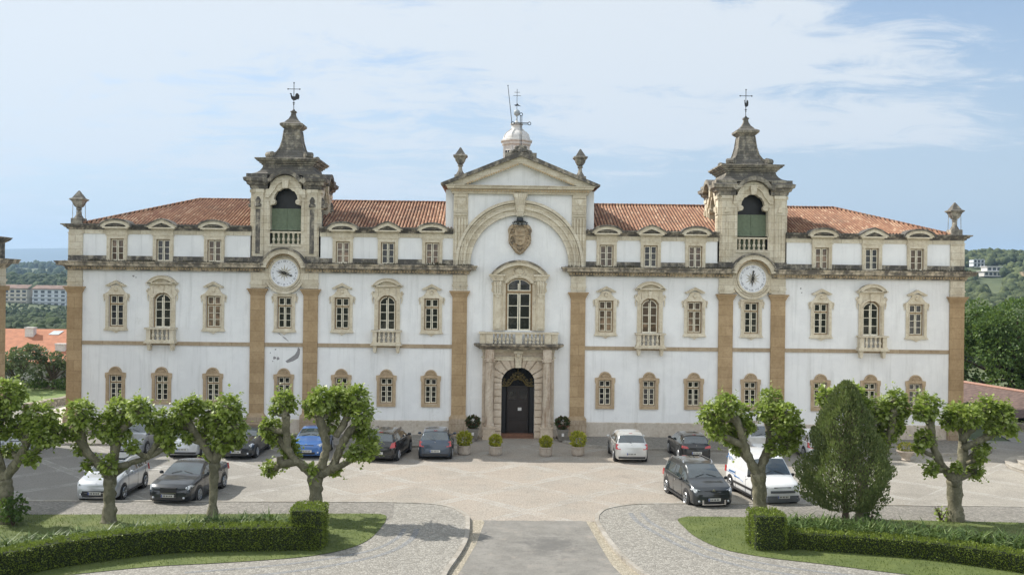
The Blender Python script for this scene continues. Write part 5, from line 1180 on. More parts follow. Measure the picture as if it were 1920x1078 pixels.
for _ in range(43000):
    z = rr.uniform(.55,5.42); a = rr.uniform(0,6.28)
    if rr.random() > rad_at(z)/1.6+.1: continue
    lump = .90+.42*noise.noise(Vector((cos(a)*1.9,sin(a)*1.9,z*1.3)))+.14*noise.noise(Vector((cos(a)*5,sin(a)*5,z*4)))
    r = rad_at(z)*lump*1.08*rr.uniform(.66,1.0)**.7
    p = Vector((cos(a)*r,sin(a)*r,z)); d = Vector((cos(a)*.55+rr.uniform(-.4,.4),sin(a)*.55+rr.uniform(-.4,.4),1.1)).normalized(); s_ = d.cross(Vector((rr.uniform(-1,1),rr.uniform(-1,1),.1))).normalized(); l = rr.uniform(.06,.13)
    m.add([p,p+d*l*.5+s_*l*.26,p+d*l,p+d*l*.5-s_*l*.26],[(0,1,2,3)])
m.build('crown', MT['conif'], g)
# ---- hedges
def hedge(path, w, h, name, label, block):
    """path = front foot of the hedge; it runs behind it"""
    g = empty(name, (path[-1][0],path[-1][1],.1), 0, label, 'hedge'); ox, oy = path[-1]
    p = smoothline(path, 6); back = offset(p, w); n = len(p)
    core = M(); inz = .05
    f = offset(p, .06); b = offset(p, w-.06)
    core.v = [(x-ox,y-oy,0) for x,y in f]+[(x-ox,y-oy,h-.05) for x,y in f]+[(x-ox,y-oy,h-.05) for x,y in b]+[(x-ox,y-oy,0) for x,y in b]
    for a in range(n-1):
        for q in range(3): core.f.append((a+q*n,a+1+q*n,a+1+(q+1)*n,a+(q+1)*n)); core.m.append(0)
    core.f += [(0,n,2*n,3*n),(n-1,4*n-1,3*n-1,2*n-1)]; core.m += [0,0]
    bx0,bx1,by0,by1,bh = block; core.box(bx0-ox+.05,bx1-ox-.05,by0-oy+.05,by1-oy-.05,0,bh-.05)
    fixn(core.build('twig_core', MT['hedgecore'], g))
    m = M()
    def leaf(pt, nrm):
        lum = .05*noise.noise(Vector((pt[0]*2.3,pt[1]*2.3,pt[2]*2.3)))+.03*noise.noise(Vector((pt[0]*7,pt[1]*7,pt[2]*7)))
        p_ = Vector((pt[0]-ox,pt[1]-oy,pt[2]))+nrm*(lum+rr.uniform(-.04,.035)); d = (nrm+Vector((rr.uniform(-.9,.9),rr.uniform(-.9,.9),rr.uniform(-.4,.9)))).normalized(); s_ = d.cross(Vector((rr.uniform(-1,1),rr.uniform(-1,1),rr.uniform(-1,1)))).normalized(); l = rr.uniform(.04,.07)
        m.add([p_,p_+d*l*.5+s_*l*.36,p_+d*l,p_+d*l*.5-s_*l*.36],[(0,1,2,3)])
    for a in range(n-1):
        A, B_, C_, D_ = Vector(p[a]),Vector(p[a+1]),Vector(back[a+1]),Vector(back[a]); L_ = (B_-A).length; tg = (B_-A).normalized(); nf = Vector((tg.y,-tg.x,0))
        for _ in range(int(L_*h*900)): q = A.lerp(B_,rr.random()); leaf((q.x,q.y,rr.uniform(.02,h)), nf)
        for _ in range(int(L_*w*900)): q = A.lerp(B_,rr.random()).lerp(D_.lerp(C_,rr.random()),rr.random()); leaf((q.x,q.y,h), Vector((0,0,1)))
        for _ in range(int(L_*h*120)): q = D_.lerp(C_,rr.random()); leaf((q.x,q.y,rr.uniform(.5*h,h)), -nf)
    for _ in range(int((bx1-bx0)*(by1-by0)*700)): leaf((rr.uniform(bx0,bx1),rr.uniform(by0,by1),bh), Vector((0,0,1)))
    for _ in range(int((bx1-bx0)*bh*650)): leaf((rr.uniform(bx0,bx1),by0,rr.uniform(0,bh)), Vector((0,-1,0)))
    for _ in range(int((by1-by0)*bh*650)):
        leaf((bx0,rr.uniform(by0,by1),rr.uniform(0,bh)), Vector((-1,0,0))); leaf((bx1,rr.uniform(by0,by1),rr.uniform(0,bh)), Vector((1,0,0)))
    m.build('foliage', MT['hedgeleaf'], g)
MT['hedgecore'] = plain('dark_hedge_twigs', (.022,.032,.009), .95, 0, .3, 20)
hedge([(-20,-33.5),(-16.0,-29.6),(-14.8,-28.2),(-12.8,-26.85),(-11.4,-26.35),(-8.2,-26.0),(-7.15,-25.9)], .62, .82, 'clipped_hedge', 'long clipped hedge with a taller end block on the left lawn', (-8.15,-7.1,-25.85,-24.55,1.34))
hedge([(7.9,-25.35),(8.83,-25.3),(10.57,-25.72),(12.74,-26.35),(14.28,-27.2),(15.42,-28.0),(18,-30.2)], .66, .6, 'clipped_hedge', 'long clipped hedge with a taller end block on the right lawn', (7.55,8.6,-25.5,-24.3,1.2))
# ---- strap-leaved plants behind the hedges (uncountable)
def straps(name, region, n, lab):
    m = M()
    for _ in range(n):
        x, y = region(); cnt = rr.randint(5,9)
        for _ in range(cnt):
            a = rr.uniform(0,6.28); l = rr.uniform(.5,.95); w = rr.uniform(.018,.032); o = Vector((x+rr.uniform(-.06,.06),y+rr.uniform(-.06,.06),.1)); d = Vector((cos(a),sin(a),0)); s_ = Vector((-sin(a),cos(a),0))
            p1 = o+d*l*.25+Vector((0,0,l*.75)); p2 = o+d*l*.62+Vector((0,0,l*rr.uniform(.7,1.05)))
            m.add([o-s_*w*.6,o+s_*w*.6,p1+s_*w,p1-s_*w,p2],[(0,1,2,3),(3,2,4)])
    tag(m.build(name, MT['strap']), label=lab, cat='plants', kind='stuff')
def regL():
    t = rr.random(); x = -8.2-11*t; base = -25.3-1.0*max(0,(-10.5-x))*.25; 
    if x < -11.2: base = -25.6-(-11.2-x)*.52
    return x, base+rr.uniform(0,1.5*(1-.35*t))
def regR():
    t = rr.random(); x = 8.7+12.5*t; base = -24.9 if x < 10.6 else -24.9-(x-10.6)*.42
    return x, base+rr.uniform(0,1.7)
straps('strap_leaf_bed', regL, 520, 'bed of strap-leaved plants behind the left hedge'); straps('strap_leaf_bed', regR, 640, 'bed of strap-leaved plants behind the right hedge')
# ---- grass blades on the lawns
def inpoly(x, y, P_):
    c = False; n = len(P_)
    for i in range(n):
        (x1,y1),(x2,y2) = P_[i],P_[(i+1)%n]
        if (y1>y)!=(y2>y) and x < (x2-x1)*(y-y1)/(y2-y1)+x1: c = not c
    return c
MT['blade'] = leafmat('grass_blades', (.08,.115,.025), (.15,.19,.045), .2)
m = M(); cnt = 0
while cnt < 26000:
    x = rr.uniform(-22,21); y = rr.uniform(-29.2,-20.4)
    if not (inpoly(x,y,LAWNL) or inpoly(x,y,LAWNR)): continue
    cnt += 1; a = rr.uniform(0,6.28); h = rr.uniform(.025,.075)*(1+.6*noise.noise(Vector((x,y,0)))); w = .012
    m.add([(x-w*cos(a),y-w*sin(a),.115),(x+w*cos(a),y+w*sin(a),.115),(x+rr.uniform(-.03,.03),y+rr.uniform(-.03,.03),.115+h)],[(0,1,2)])
tag(m.build('grass', MT['blade']), label='short grass blades of the two lawns', cat='grass', kind='stuff')
# ---- small bushes
def bush(x, y, r, h, lab, mt, n=700, ls=.13, z=.1):
    g = empty('bush', (x,y,z), 0, lab, 'bush'); m = M()
    for k in range(7): a = rr.uniform(0,6.28); m.tube([(0,0,0),(cos(a)*r*.4,sin(a)*r*.4,h*.55),(cos(a)*r*.7,sin(a)*r*.7,h*.9)],[.03,.02,.006],4)
    m.build('stem', MT['barkd'], g); m = M()
    for k in range(6): a = rr.uniform(0,6.28); q = rr.uniform(0,.5)*r; leafball(m, (cos(a)*q,sin(a)*q,h*rr.uniform(.35,.7)), r*rr.uniform(.5,.7), n//6, ls, rr, min(1.2,h/r*.6))
    m.build('foliage', MT[mt], g)
bush(-18.75,-22.9,.62,1.15,'dark leafy bush at the foot of the leftmost plane tree','broad',520,.13)
bush(16.0,-20.9,.35,.6,'wispy little bush beside the rightmost plane trunk','plane',70,.12)
bush(-9.1,-24.6,.35,.9,'small upright shrub just left of the hedge end block','broad',150,.13)
bush(12.9,-21.9,.4,.7,'straggly shrub at the foot of the conifer','broad',120,.12)
# ================================================================= BEYOND THE BUILDING
rr = random.Random(5)
def crownmat(name, a, b, sc=.5):
    t = NT(name); rnd = t.geo.outputs['Random Per Island']; c = t.mix(rnd, a, b); c = t.mix(t.ramp(t.noise(sc,6,.75), .4, .7, 0, .75), c, tuple(x*.4 for x in a)); t.bump(t.noise(sc*1.6,5,.75), 1, 1.2); return t.fin(c, .95)
MT['forest'] = crownmat('distant_woodland', (.035,.06,.022), (.085,.125,.04)); MT['forest2'] = crownmat('scrubby_hillside_wood', (.055,.08,.03), (.14,.165,.06), .4)
def hill_d(px, tgt):
    for d in range(620, 1160, 6):
        if (height(px*d-1.35,-58.9+d)+2-8.95)/d > tgt: return d
    return 900
CLEAR = [(.482+.0157+.009,.014,hill_d(.482+.0157,.0165)),(.471+.0157+.005,.008,hill_d(.471+.0157,.026))]
def wood(name, label, n, side, d0, d1, s0, s1, mt, dens=None, k0=.38, k1=.62, pw=1.0):
    m = M(); c = 0; tries = 0
    while c < n and tries < n*6:
        tries += 1
        d = d0+(d1-d0)*rr.random()**pw; x = -1.35+side*rr.uniform(k0,k1)*d; y = -58.9+d
        if side > 0 and d > 560 and any(abs(x/d-q_) < w_ and dd-150 < d < dd+8 for q_,w_,dd in CLEAR): continue
        if dens and noise.noise(Vector((x*dens,y*dens,2))) < -.18: continue
        c += 1; z = height(x,y); s = rr.uniform(s0,s1)*(1 if side > 0 or d > 700 else max(.28,1-(d-150)/700))
        for q in range(2):
            cx, cy, cz, r = x+rr.uniform(-.5,.5)*s, y+rr.uniform(-.5,.5)*s, z+s*rr.uniform(.5,1.1), s*rr.uniform(.45,.75)
            o = len(m.v); m.ball((cx,cy,cz), r, 8 if d > 400 else 12, 0, rr.uniform(.8,1.3))
            for i in range(o, len(m.v)): p = Vector(m.v[i]); f = 1+.42*noise.noise(p*(1.1/s)*2); m.v[i] = (cx+(p.x-cx)*f, cy+(p.y-cy)*f, cz+(p.z-cz)*f)
    tag(m.build(name, MT[mt], smooth=True), label=label, cat='woodland', kind='stuff')
wood('valley_wood', 'green woodland in the valley below the apartment blocks', 4300, -1, 165, 695, 2.5, 6, 'forest', None, .36, .68, .9)
wood('hill_wood', 'dark wooded ridge behind the apartment blocks', 2800, -1, 735, 1040, 3.5, 6.5, 'forest', None, .37, .66)
wood('far_wood', 'hazy wooded hills beyond the ridge', 900, -1, 1300, 2700, 5, 9, 'forest', .002)
wood('hillside_wood', 'green wooded hillside at the right', 4200, 1, 190, 1230, 3, 6.5, 'forest2', .012, .40, .60, .8)
# ---- apartment blocks
MT['apt'] = plain('pale_apartment_render', (.62,.57,.48), .8); MT['apt2'] = plain('blue_white_apartment_render', (.60,.63,.66), .8); MT['aptdark'] = plain('balcony_shadow_glass', (.04,.05,.06), .3); MT['aptroof'] = plain('brown_red_apartment_roof', (.20,.13,.10), .9, 0, .25, .3); MT['pinkr'] = plain('pink_stair_tower', (.62,.36,.26), .85)
def apartment(x, y, w, h, mt, lab, fl=4, stair=None):
    z = -10.5; g = empty('apartment_block', (x,y,z), 0, lab, 'building', 'apartment blocks in the valley')
    m = M(); m.box(0,w,0,14,0,h); m.build('wall', MT[mt], g)
    m = M(); m.box(-.6,w+.6,-.8,14,h,h+.5); m.add([(-.6,-.8,h+.5),(w+.6,-.8,h+.5),(w+.6,7,h+3.0),(-.6,7,h+3.0)],[(0,1,2,3)]); m.build('roof', MT['aptroof'], g)
    nw = int(w/4.2); wd = None
    for k in range(fl):
        for i in range(nw):
            cx = (i+.5)*w/nw
            if wd is None: mm = M(); mm.box(-1.3,1.3,-.06,0,0,1.7); wd = mm.build('window', MT['aptdark'], g); o = wd
            else: o = wd.copy(); COL.objects.link(o)
            o.location = (cx,0,h-2.6-k*3.0)
    m = M()
    for k in range(fl): m.box(0,w,-1.1,0,h-2.95-k*3.0,h-2.15-k*3.0) if k else m.box(0,w,-.5,0,h-3.0,h-2.7)
    m.build('balcony', MT[mt], g)
    if stair: m = M(); m.box(stair,stair+4.5,-1.6,2,0,h+1.6); m.build('stair_tower', MT['pinkr'], g)
apartment(-357,650,21,14.2,'apt','cream apartment block farthest left in the valley',4)
apartment(-333,652,24,14.0,'apt2','white and pink apartment block beside the seminary corner',4,0)
apartment(-305,655,26,13.6,'apt2','long white apartment block mostly behind the seminary',4)
# ---- orange roofed house
MT['oroof'] = plain('orange_tile_roof', (.40,.165,.09), .85, 0, .14, 2.5); MT['skyl'] = plain('skylight_glass', (.55,.62,.66), .2)
g = empty('orange_roofed_house', (-58,25,0), 0, 'long low white house under a plain orange tiled roof, left of the seminary', 'building')
m = M(); m.box(0,29,0.6,10,-.6,2.3); m.build('wall', MT['white'], g)
m = M()
m.add([(-.3,0,2.2),(29.4,0,2.2),(29.4,5.4,4.72),(-.3,5.4,4.72),(-.3,10.6,2.2),(29.4,10.6,2.2),(-.3,0,2.05),(29.4,0,2.05)],[(0,1,2,3),(3,2,5,4),(6,7,1,0)]); m.build('roof', MT['oroof'], g)
for x,y,w,h in ((15.0,4.0,.75,.75),(18.7,1.7,.85,.55),(8,3,.9,.8)):
    m = M(); zb = 2.2+y*.467; m.box(x,x+w,y,y+.6,zb-.3,zb+h); m.box(x-.05,x+w+.05,y-.05,y+.65,zb+h,zb+h+.1); m.build('chimney', MT['white'], g)
for x in (16.9,19.9,23.4): m = M(); m.add([(x,4.4,4.3),(x+.9,4.4,4.3),(x+1.1,5.0,4.58),(x+.2,5.0,4.58),(x,4.4,4.2),(x+.9,4.4,4.2)],[(0,1,2,3),(4,5,1,0)]); m.build('skylight', MT['skyl'], g)
for x in (20.6,14.2): m = M(); m.box(x,x+1.5,.54,.6,1.0,1.9); m.build('window', MT['aptdark'], g)
poly_sheet('far_lawn', [(-60,13.6),(-33.2,13.6),(-32.4,10.2),(-30.5,4),(-27.5,2),(-27.5,34),(-60,34)], .05, MT['meadow'])
poly_sheet('side_path', [(-33.4,13.4),(-30,13.4),(-27.0,4),(-27.0,0),(-30.2,0),(-31.2,6)], .055, plain('sunlit_pale_path', (.50,.46,.40), .9, 0, .12, 2))
MT['drystone'] = pave_mat('dry_stone_wall', (.24,.20,.15), (.42,.37,.29), 5, (.06,.05,.04))
m = M(); pth = smoothline([(-33.4,9.0),(-32.9,12),(-32.2,16.5),(-30,21),(-27,24)],5); a_ = offset(pth,.25); b_ = offset(pth,-.25); n = len(pth)
m.v = [(x,y,.0) for x,y in a_]+[(x,y,.62+.04*sin(i*1.7)) for i,(x,y) in enumerate(a_)]+[(x,y,.62+.04*sin(i*1.9)) for i,(x,y) in enumerate(b_)]+[(x,y,0) for x,y in b_]
m.f = [(i+q*n,i+1+q*n,i+1+(q+1)*n,i+(q+1)*n) for i in range(n-1) for q in range(3)]; m.m = [0]*len(m.f)
tag(fixn(m.build('garden_wall', MT['drystone'])), label='low curved dry stone wall along the left lawn', cat='wall')
m = M(); m.box(-46,-27,24.2,24.6,0,.55); tag(m.build('garden_wall', MT['drystone']), label='dark low stone wall in front of the orange roofed house', cat='wall')
def tree(x, y, z, H, rw, lab, mt, n, ls, cl=14, name='tree', trunk=.18, low=.35, grp=None):
    g = empty(name, (x,y,z), 0, lab, 'tree', grp); m = M(); cls = []
    for _ in range(cl):
        a = rr.uniform(0,6.28); zz = rr.uniform(low,.86)*H; q = rw*(.35+.65*rr.random()**.5)*max(.12,1-((zz/H-.42)/.56)**2)**.5; cls.append((cos(a)*q,sin(a)*q,zz,rw*rr.uniform(.17,.36)))
    m.tube([(0,0,-.3),(.1,0,H*.3),(0,.1,H*.7)],[trunk,trunk*.75,trunk*.3],8)
    for c in cls: m.tube([(0,0,H*.22),(c[0]*.5,c[1]*.5,c[2]*.7),(c[0],c[1],c[2])],[trunk*.5,trunk*.3,trunk*.1],5)
    m.build('trunk', MT['barkd'], g); m = M()
    for c in cls: leafball(m, c[:3], c[3], n//cl, ls, rr, .8, 0, .2, .1)
    m.build('crown', MT[mt], g); return g
tree(-40.2,22,0.05,3.9,2.0,'grey green olive tree by the left wing in front of the white house','olive',2600,.2,20,'olive_tree',.16,.3)
tree(-38.1,24.6-1,.05,3.35,1.5,'smaller olive tree standing closer to the seminary corner','olive',1900,.2,16,'olive_tree',.14,.3)
def bush2(x,y,r,h,lab,mt,n,ls): 
    g = empty('bush', (x,y,.05), 0, lab, 'bush'); m = M(); m.tube([(0,0,0),(0,0,h*.6)],[.05,.02],5); m.build('stem', MT['barkd'], g); m = M()
    for k in range(5): a = rr.uniform(0,6.28); leafball(m,(cos(a)*r*.5,sin(a)*r*.4,h*.5),r*.6,n//5,ls,rr,h/r*.5)
    m.build('foliage', MT[mt], g)
bush2(-36.6,23,1.3,1.1,'dark bush on the grass between the olive trees','broad',700,.16)
bush2(-39.4,23.2,1.0,1.0,'ragged bush beside the low dark stone wall','broad',500,.16)
# ---- right side: big broadleaf tree, low tiled roof, hedge, hill houses
def big(x,y,H,rw,lab,n,cl): return tree(x,y,-.5,H,rw,lab,'broad',n,.26,cl,'broadleaf_tree',.4,.12)
big(44.2,27,9.0,5.6,'huge dense broadleaf tree right of the seminary',21000,52)
big(53,32,9.5,5,'second dense broadleaf tree at the right edge',8000,34)
big(37.6,31,5.6,3.2,'lower dark green tree between the seminary corner and the huge tree',7000,30)
MT['shedroof'] = plain('weathered_brown_red_tiles', (.13,.085,.07), .9, 0, .35, 3)
g = empty('garden_outbuilding', (34,16,-.65), 0, 'low outbuilding with a weathered red tiled roof right of the seminary', 'building')
m = M(); xa = Vector((-1.5,4,0)); 
rd0, rd1 = (-1.0,2.5,2.2), (-3.0,-12.5,2.2)
m.box(-2.2,6,-11,3,0,1.1); m.build('wall', MT['drystone'], g)
m = M(); m.add([(-2.2,-9,1.05),(-2.6,5,1.25),(1.8,6,2.45),(4.4,-14,2.45),(12,6,1.0),(12,-14,1.0)],[(0,3,2,1),(2,3,5,4)]); m.build('roof', MT['shedroof'], g)
m = M(); m.tube([(1.8,6,2.48),(4.4,-14,2.48)],.13,6); m.build('ridge_tiles', plain('pinkish_ridge_tiles',(.34,.19,.14),.85), g)
g = empty('hedge_row', (31.5,9,0), 0, 'dark green hedge behind the right corner of the seminary', 'hedge')
m = M(); m.box(-2,2.2,-1,1,0,1.0); m.build('twig_core', MT['hedgecore'], g); m = M()
for k in range(12): leafball(m, (-2+k*.38,-.6+.1*(k%3),.75), .7, 200, .16, rr, .9)
m.build('foliage', MT['broad'], g)
bush2(35.3,5.5,1.5,1.9,'leafy grey green bush behind the rightmost plane tree','olive',1300,.17)
# hillside houses
def on_hill(px, tgt, dmin=620):
    for d in range(dmin, 1160, 6):
        x = px*d-1.35; y = -58.9+d; z = height(x,y)+2
        if (z-8.95)/d > tgt: return (x,y,z)
    return (px*900, 840, 26)
g = empty('hillside_villa', on_hill(.482+.0157,.0165), .1, 'white modern villa on the green hillside', 'building')
m = M(); m.box(0,19,0,9,0,4); m.box(3,16,1,9,4.2,8); m.box(-1,20,-1.5,9,3.9,4.3); m.box(2,17,0,9,7.8,8.3); m.build('wall', MT['white'], g)
m = M()
for i in range(5): m.box(1+i*3.6,3.4+i*3.6,-.1,0,1,3.2)
for i in range(3): m.box(4+i*4,6.8+i*4,.9,1,5,7.2)
m.build('window', MT['aptdark'], g)
g = empty('hillside_house', on_hill(.471+.0157,.026), 0, 'grey unfinished concrete house above the white villa', 'building')
m = M(); 
for k in range(3): m.box(0,10,0,8,k*3.2,k*3.2+.6)
for i in range(4): m.box(i*3.1,i*3.1+.7,0,8,0,7)
m.box(.2,9.8,2,8,0,6.6,1); m.build('frame', [MT['apt2'],MT['aptdark']], g)
g = empty('valley_warehouse', (205,395,-7), 0, 'long white warehouse roofs in the valley right of the seminary', 'building')
m = M(); m.box(0,30,0,20,0,3.2); m.build('wall', MT['apt2'], g); m = M(); m.box(-.5,16,-.5,21,3.2,4.0); m.box(16,31,-.5,21,3.0,3.5); m.build('roof', MT['white'], g)
g = empty('valley_viaduct', (225,470,-6), 0, 'long grey road viaduct crossing the valley at the right', 'bridge')
m = M(); m.box(0,110,0,6,4,5.1); m.build('deck', MT['apt2'], g)
for k in range(10): m = M(); m.box(4+k*11,5.2+k*11,1,5,-1,4); m.build('pier', MT['apt2'], g)
# ---- haze
m = M(); m.box(-15000,15000,-300,13500,-60,620)
hz_ = m.build('haze', []) if False else None
me = bpy.data.meshes.new('haze'); me.from_pydata(m.v,[],m.f); hb = bpy.data.objects.new('haze', me); COL.objects.link(hb); hb['kind'] = 'stuff'
hm = bpy.data.materials.new('haze_air'); hm.use_nodes = True; t_ = hm.node_tree; t_.nodes.clear(); o_ = t_.nodes.new('ShaderNodeOutputMaterial'); v_ = t_.nodes.new('ShaderNodeVolumePrincipled'); v_.inputs['Color'].default_value = (.50,.72,1,1); v_.inputs['Density'].default_value = .00012; v_.inputs['Anisotropy'].default_value = .2
t_.links.new(v_.outputs[0], o_.inputs['Volume']); me.materials.append(hm)
# ================================================================= CARS
def paint(name, c, metal=.3): return plain(name, c, .28, metal, .04, 3, coat=1)
MT['cglass'] = plain('car_glass', (.035,.05,.055), .03, 0, .3, 1.5, coat=1); MT['cglass'].node_tree.nodes['Principled BSDF'].inputs['IOR'].default_value = 1.9; MT['bumper'] = plain('grey_plastic_bumper', (.10,.11,.12), .6); MT['rubber'] = plain('tyre_rubber', (.018,.018,.018), .8); MT['rim'] = plain('alloy_rim', (.45,.46,.47), .3, .8)
MT['blackpl'] = plain('black_plastic', (.025,.025,.027), .5); MT['chrome'] = plain('chrome', (.7,.7,.72), .12, 1, .02); MT['lamp'] = plain('headlight_glass', (.60,.63,.66), .08, .1, .25, 14, coat=1); MT['red'] = plain('red_tail_lamp', (.42,.018,.02), .15, 0, .2, 12, coat=1)
MT['plate'] = plain('white_number_plate', (.62,.62,.58), .5, 0, .03); MT['plateblue'] = plain('plate_blue_band', (.02,.06,.30), .5); MT['ink'] = plain('plate_characters', (.03,.03,.03), .6)
def interp(tb, t):
    for (a,b),(c,d) in zip(tb, tb[1:]):
        if t <= c: 
            u = (t-a)/(c-a) if c > a else 0; return b+(d-b)*u
    return tb[-1][1]
PROF = {
 'hatch': dict(top=[(0,.40),(.015,.50),(.05,.57),(.12,.625),(.22,.67),(.27,.695),(.36,.84),(.45,.955),(.52,.985),(.62,1.0),(.75,.985),(.86,.945),(.90,.90),(.955,.68),(.985,.60),(1,.52)], ws=(.285,.445), rw=(.885,.955), belt=.645, cab=(.29,.94), pill=(.43,.445,.635,.65,.84,.86)),
 'sedan': dict(top=[(0,.40),(.012,.50),(.05,.58),(.15,.65),(.25,.69),(.29,.71),(.38,.87),(.45,.965),(.52,1.0),(.62,.995),(.72,.93),(.80,.80),(.84,.745),(.92,.74),(.97,.72),(.99,.62),(1,.5)], ws=(.30,.44), rw=(.70,.82), belt=.68, cab=(.31,.78), pill=(.44,.455,.585,.6,.72,.8)),
 'wagon': dict(top=[(0,.40),(.012,.50),(.05,.58),(.15,.64),(.25,.68),(.28,.70),(.37,.86),(.44,.96),(.52,1.0),(.7,.995),(.85,.96),(.91,.92),(.965,.70),(.985,.62),(1,.5)], ws=(.29,.43), rw=(.905,.965), belt=.67, cab=(.30,.94), pill=(.43,.445,.60,.615,.80,.82)),
 'mpv': dict(top=[(0,.38),(.015,.47),(.05,.53),(.12,.59),(.19,.64),(.22,.67),(.32,.85),(.41,.965),(.5,.995),(.65,1.0),(.82,.98),(.91,.945),(.935,.90),(.975,.62),(.99,.56),(1,.48)], ws=(.235,.40), rw=(.915,.97), belt=.60, cab=(.24,.955), pill=(.40,.415,.60,.615,.80,.815)),
 'van': dict(top=[(0,.34),(.012,.42),(.04,.47),(.10,.52),(.17,.56),(.20,.585),(.29,.80),(.37,.94),(.43,.985),(.6,1.0),(.9,1.0),(.965,.985),(.985,.93),(.995,.60),(1,.45)], ws=(.215,.365), rw=(.98,.994), belt=.55, cab=(.225,.43), pill=(.41,.43,.9,.9,.9,.9)),
}
def make_car(name, kind, L_, W_, H_, loc, rz, pm, label, opts=(), cat='car', plate_y=False, grp='cars parked on the cobbled square'):
    g = empty(name, (loc[0],loc[1],0.01), rz, label, cat, grp); pr = PROF[kind]; top = pr['top']; B_ = pr['belt']*H_; zb = .17
    ts = sorted(set([0,.006,.015,.03,.05,.08]+[i/44 for i in range(45)]+[.92,.94,.955,.97,.985,.993,1]+list(pr['ws'])+list(pr['rw'])+[p for p in pr['pill']]))
    def hw(t): return W_/2*interp([(0,.76),(.012,.86),(.035,.93),(.09,.975),(.2,1),(.8,1),(.92,.975),(.97,.94),(.99,.89),(1,.82)], t)
    rows = []; rw_ = []
    for t in ts:
        T = interp(top,t)*H_; w = hw(t); b = min(B_*(.97+.05*t), T-.045); G_ = max(0,min(1,(T-b-.05)/(H_*.28))); wr = w*(.90-.165*G_) if kind != 'van' else w*(.91-.07*G_)
        lo = zb+ (.08 if (t < .03 or t > .97) else 0)
        sec = [(0,lo),(w*.86,lo),(w*.95,lo+.05),(w*.99,lo+.16),(w,min(.52*B_+.1,b-.1)),(w*.992,b*.86),(w*.965,b-.015),(w*.93,b+.012*G_)]
        for u in (.25,.5,.75,1.0): sec.append((w*.93+(wr-w*.93)*(u**1.15), b+.012*G_+(T-.055*G_-.02-b)*u))
        sec += [(wr*.93,T-.02*G_),(wr*.6,T+.006),(wr*.25,T+.016),(0,T+.018)]
        rows.append((t,sec)); rw_.append((w,b,T,wr))
    ns = len(rows[0][1])
    def vid(i,j): return i*(2*ns-1)+j
    V = []
    for t,sec in rows:
        y = -L_/2+t*L_
        bow = lambda x,t=t: (.10*(x/(W_/2))**2)*(1 if t < .12 else 0)*(1-t/.12) - (.08*(x/(W_/2))**2)*(max(0,(t-.9)/.1))
        pts = [(x,z) for x,z in sec]+[(-x,z) for x,z in sec[-2::-1]]
        for x,z in pts: V.append((x, y+bow(x), z))
    per = 2*ns-1
    groups = {'body':[], 'windshield':[], 'rear_window':[]}; side = {}
    pl = pr['pill']; wb = .60 if kind != 'van' else .62
    for i in range(len(ts)-1):
        t0, t1 = ts[i], ts[i+1]; tm = (t0+t1)/2; w,b,T,wr = rw_[i]; w2,b2,T2,_ = rw_[i+1]
        for j in range(per-1):
            jj = j if j < ns-1 else per-2-j       # mirrored index
            f = (i*per+j, (i+1)*per+j, (i+1)*per+j+1, i*per+j+1)
            key = 'body'
            if jj >= 11 and pr['ws'][0] <= tm <= pr['ws'][1]: key = 'windshield' if jj >= 12 else 'body'
            elif jj >= 12 and pr['rw'][0] <= tm <= pr['rw'][1] and 'norear' not in opts: key = 'rear_window'
            elif 7 <= jj <= 10 and pr['cab'][0]+.03 <= tm <= pr['cab'][1]-.01 and min(T-b,T2-b2) > .16 and not (pl[0]<tm<pl[1] or pl[2]<tm<pl[3] or pl[4]<tm<pl[5]) and jj != 10:
                seg = 0 if tm < pl[0] else 1 if tm < pl[2] else 2 if tm < pl[4] else 3
                key = ('side', j < ns, seg if seg else 1)
                if kind == 'van' and tm > pl[1]: key = 'body'
                if kind == 'sedan' and tm > pl[5]: key = 'body'
            if isinstance(key, tuple): side.setdefault(key, []).append(f)
            else: groups[key].append(f)
    # closing caps
    groups['body'].append(tuple(range(per))); groups['body'].append(tuple((len(ts)-1)*per+k for k in range(per-1,-1,-1)))
    for i in range(len(ts)-1): groups['body'].append((i*per, (i+1)*per, (i+1)*per+per-1, i*per+per-1))
    def part(nm, fs, mat, parent=g, push=0):
        used = sorted(set(v for f in fs for v in f)); mp_ = {v:k for k,v in enumerate(used)}; m = M(); m.v = [V[v] for v in used]; m.f = [tuple(mp_[v] for v in f) for f in fs]; m.m = [0]*len(fs); return m.build(nm, mat, parent, ang=32)
    body = part('body', groups['body'], pm); fixn(body)
    part('windshield', groups['windshield'], MT['cglass'])
    if groups['rear_window']: part('rear_window', groups['rear_window'], MT['cglass'])
    for k, fs in side.items(): part('side_window', fs, MT['cglass'])
    # shut lines, sills, handles
    w0 = W_/2
    for s in (-1,1):
        m = M()
        for t in ((.335,.60,.82) if kind != 'van' else (.22,.42,.68)): y = -L_/2+t*L_; m.prism([(s*(w0-.05),.3),(s*(w0+.002),.3),(s*(w0+.002),B_*.8),(s*(w0-.02),B_*.97)], y-.008, y+.008)
        m.box(s*w0-.03,s*w0+.008,-L_*.28,L_*.26,.2,.28)
        if 'strip' in opts: m.box(s*w0-.03,s*w0+.012,-L_*.32,L_*.3,.46,.54)
        m.build('trim', MT['blackpl'], body)
    for s in (-1,1):
        for t in ((.545,.76) if kind not in ('van',) else (.40,)): y = -L_/2+t*L_; m = M(); m.box(s*w0-.02,s*w0+.02,y-.08,y+.08,B_*.84,B_*.84+.035); m.build('door_handle', MT['chrome'] if 'chromehandle' in opts else pm, body)
    # wheels
    R_ = .315 if H_ < 1.6 else .33; fy = -L_/2+.205*L_; ry = -L_/2+.815*L_
    if kind == 'van': fy = -L_/2+.19*L_
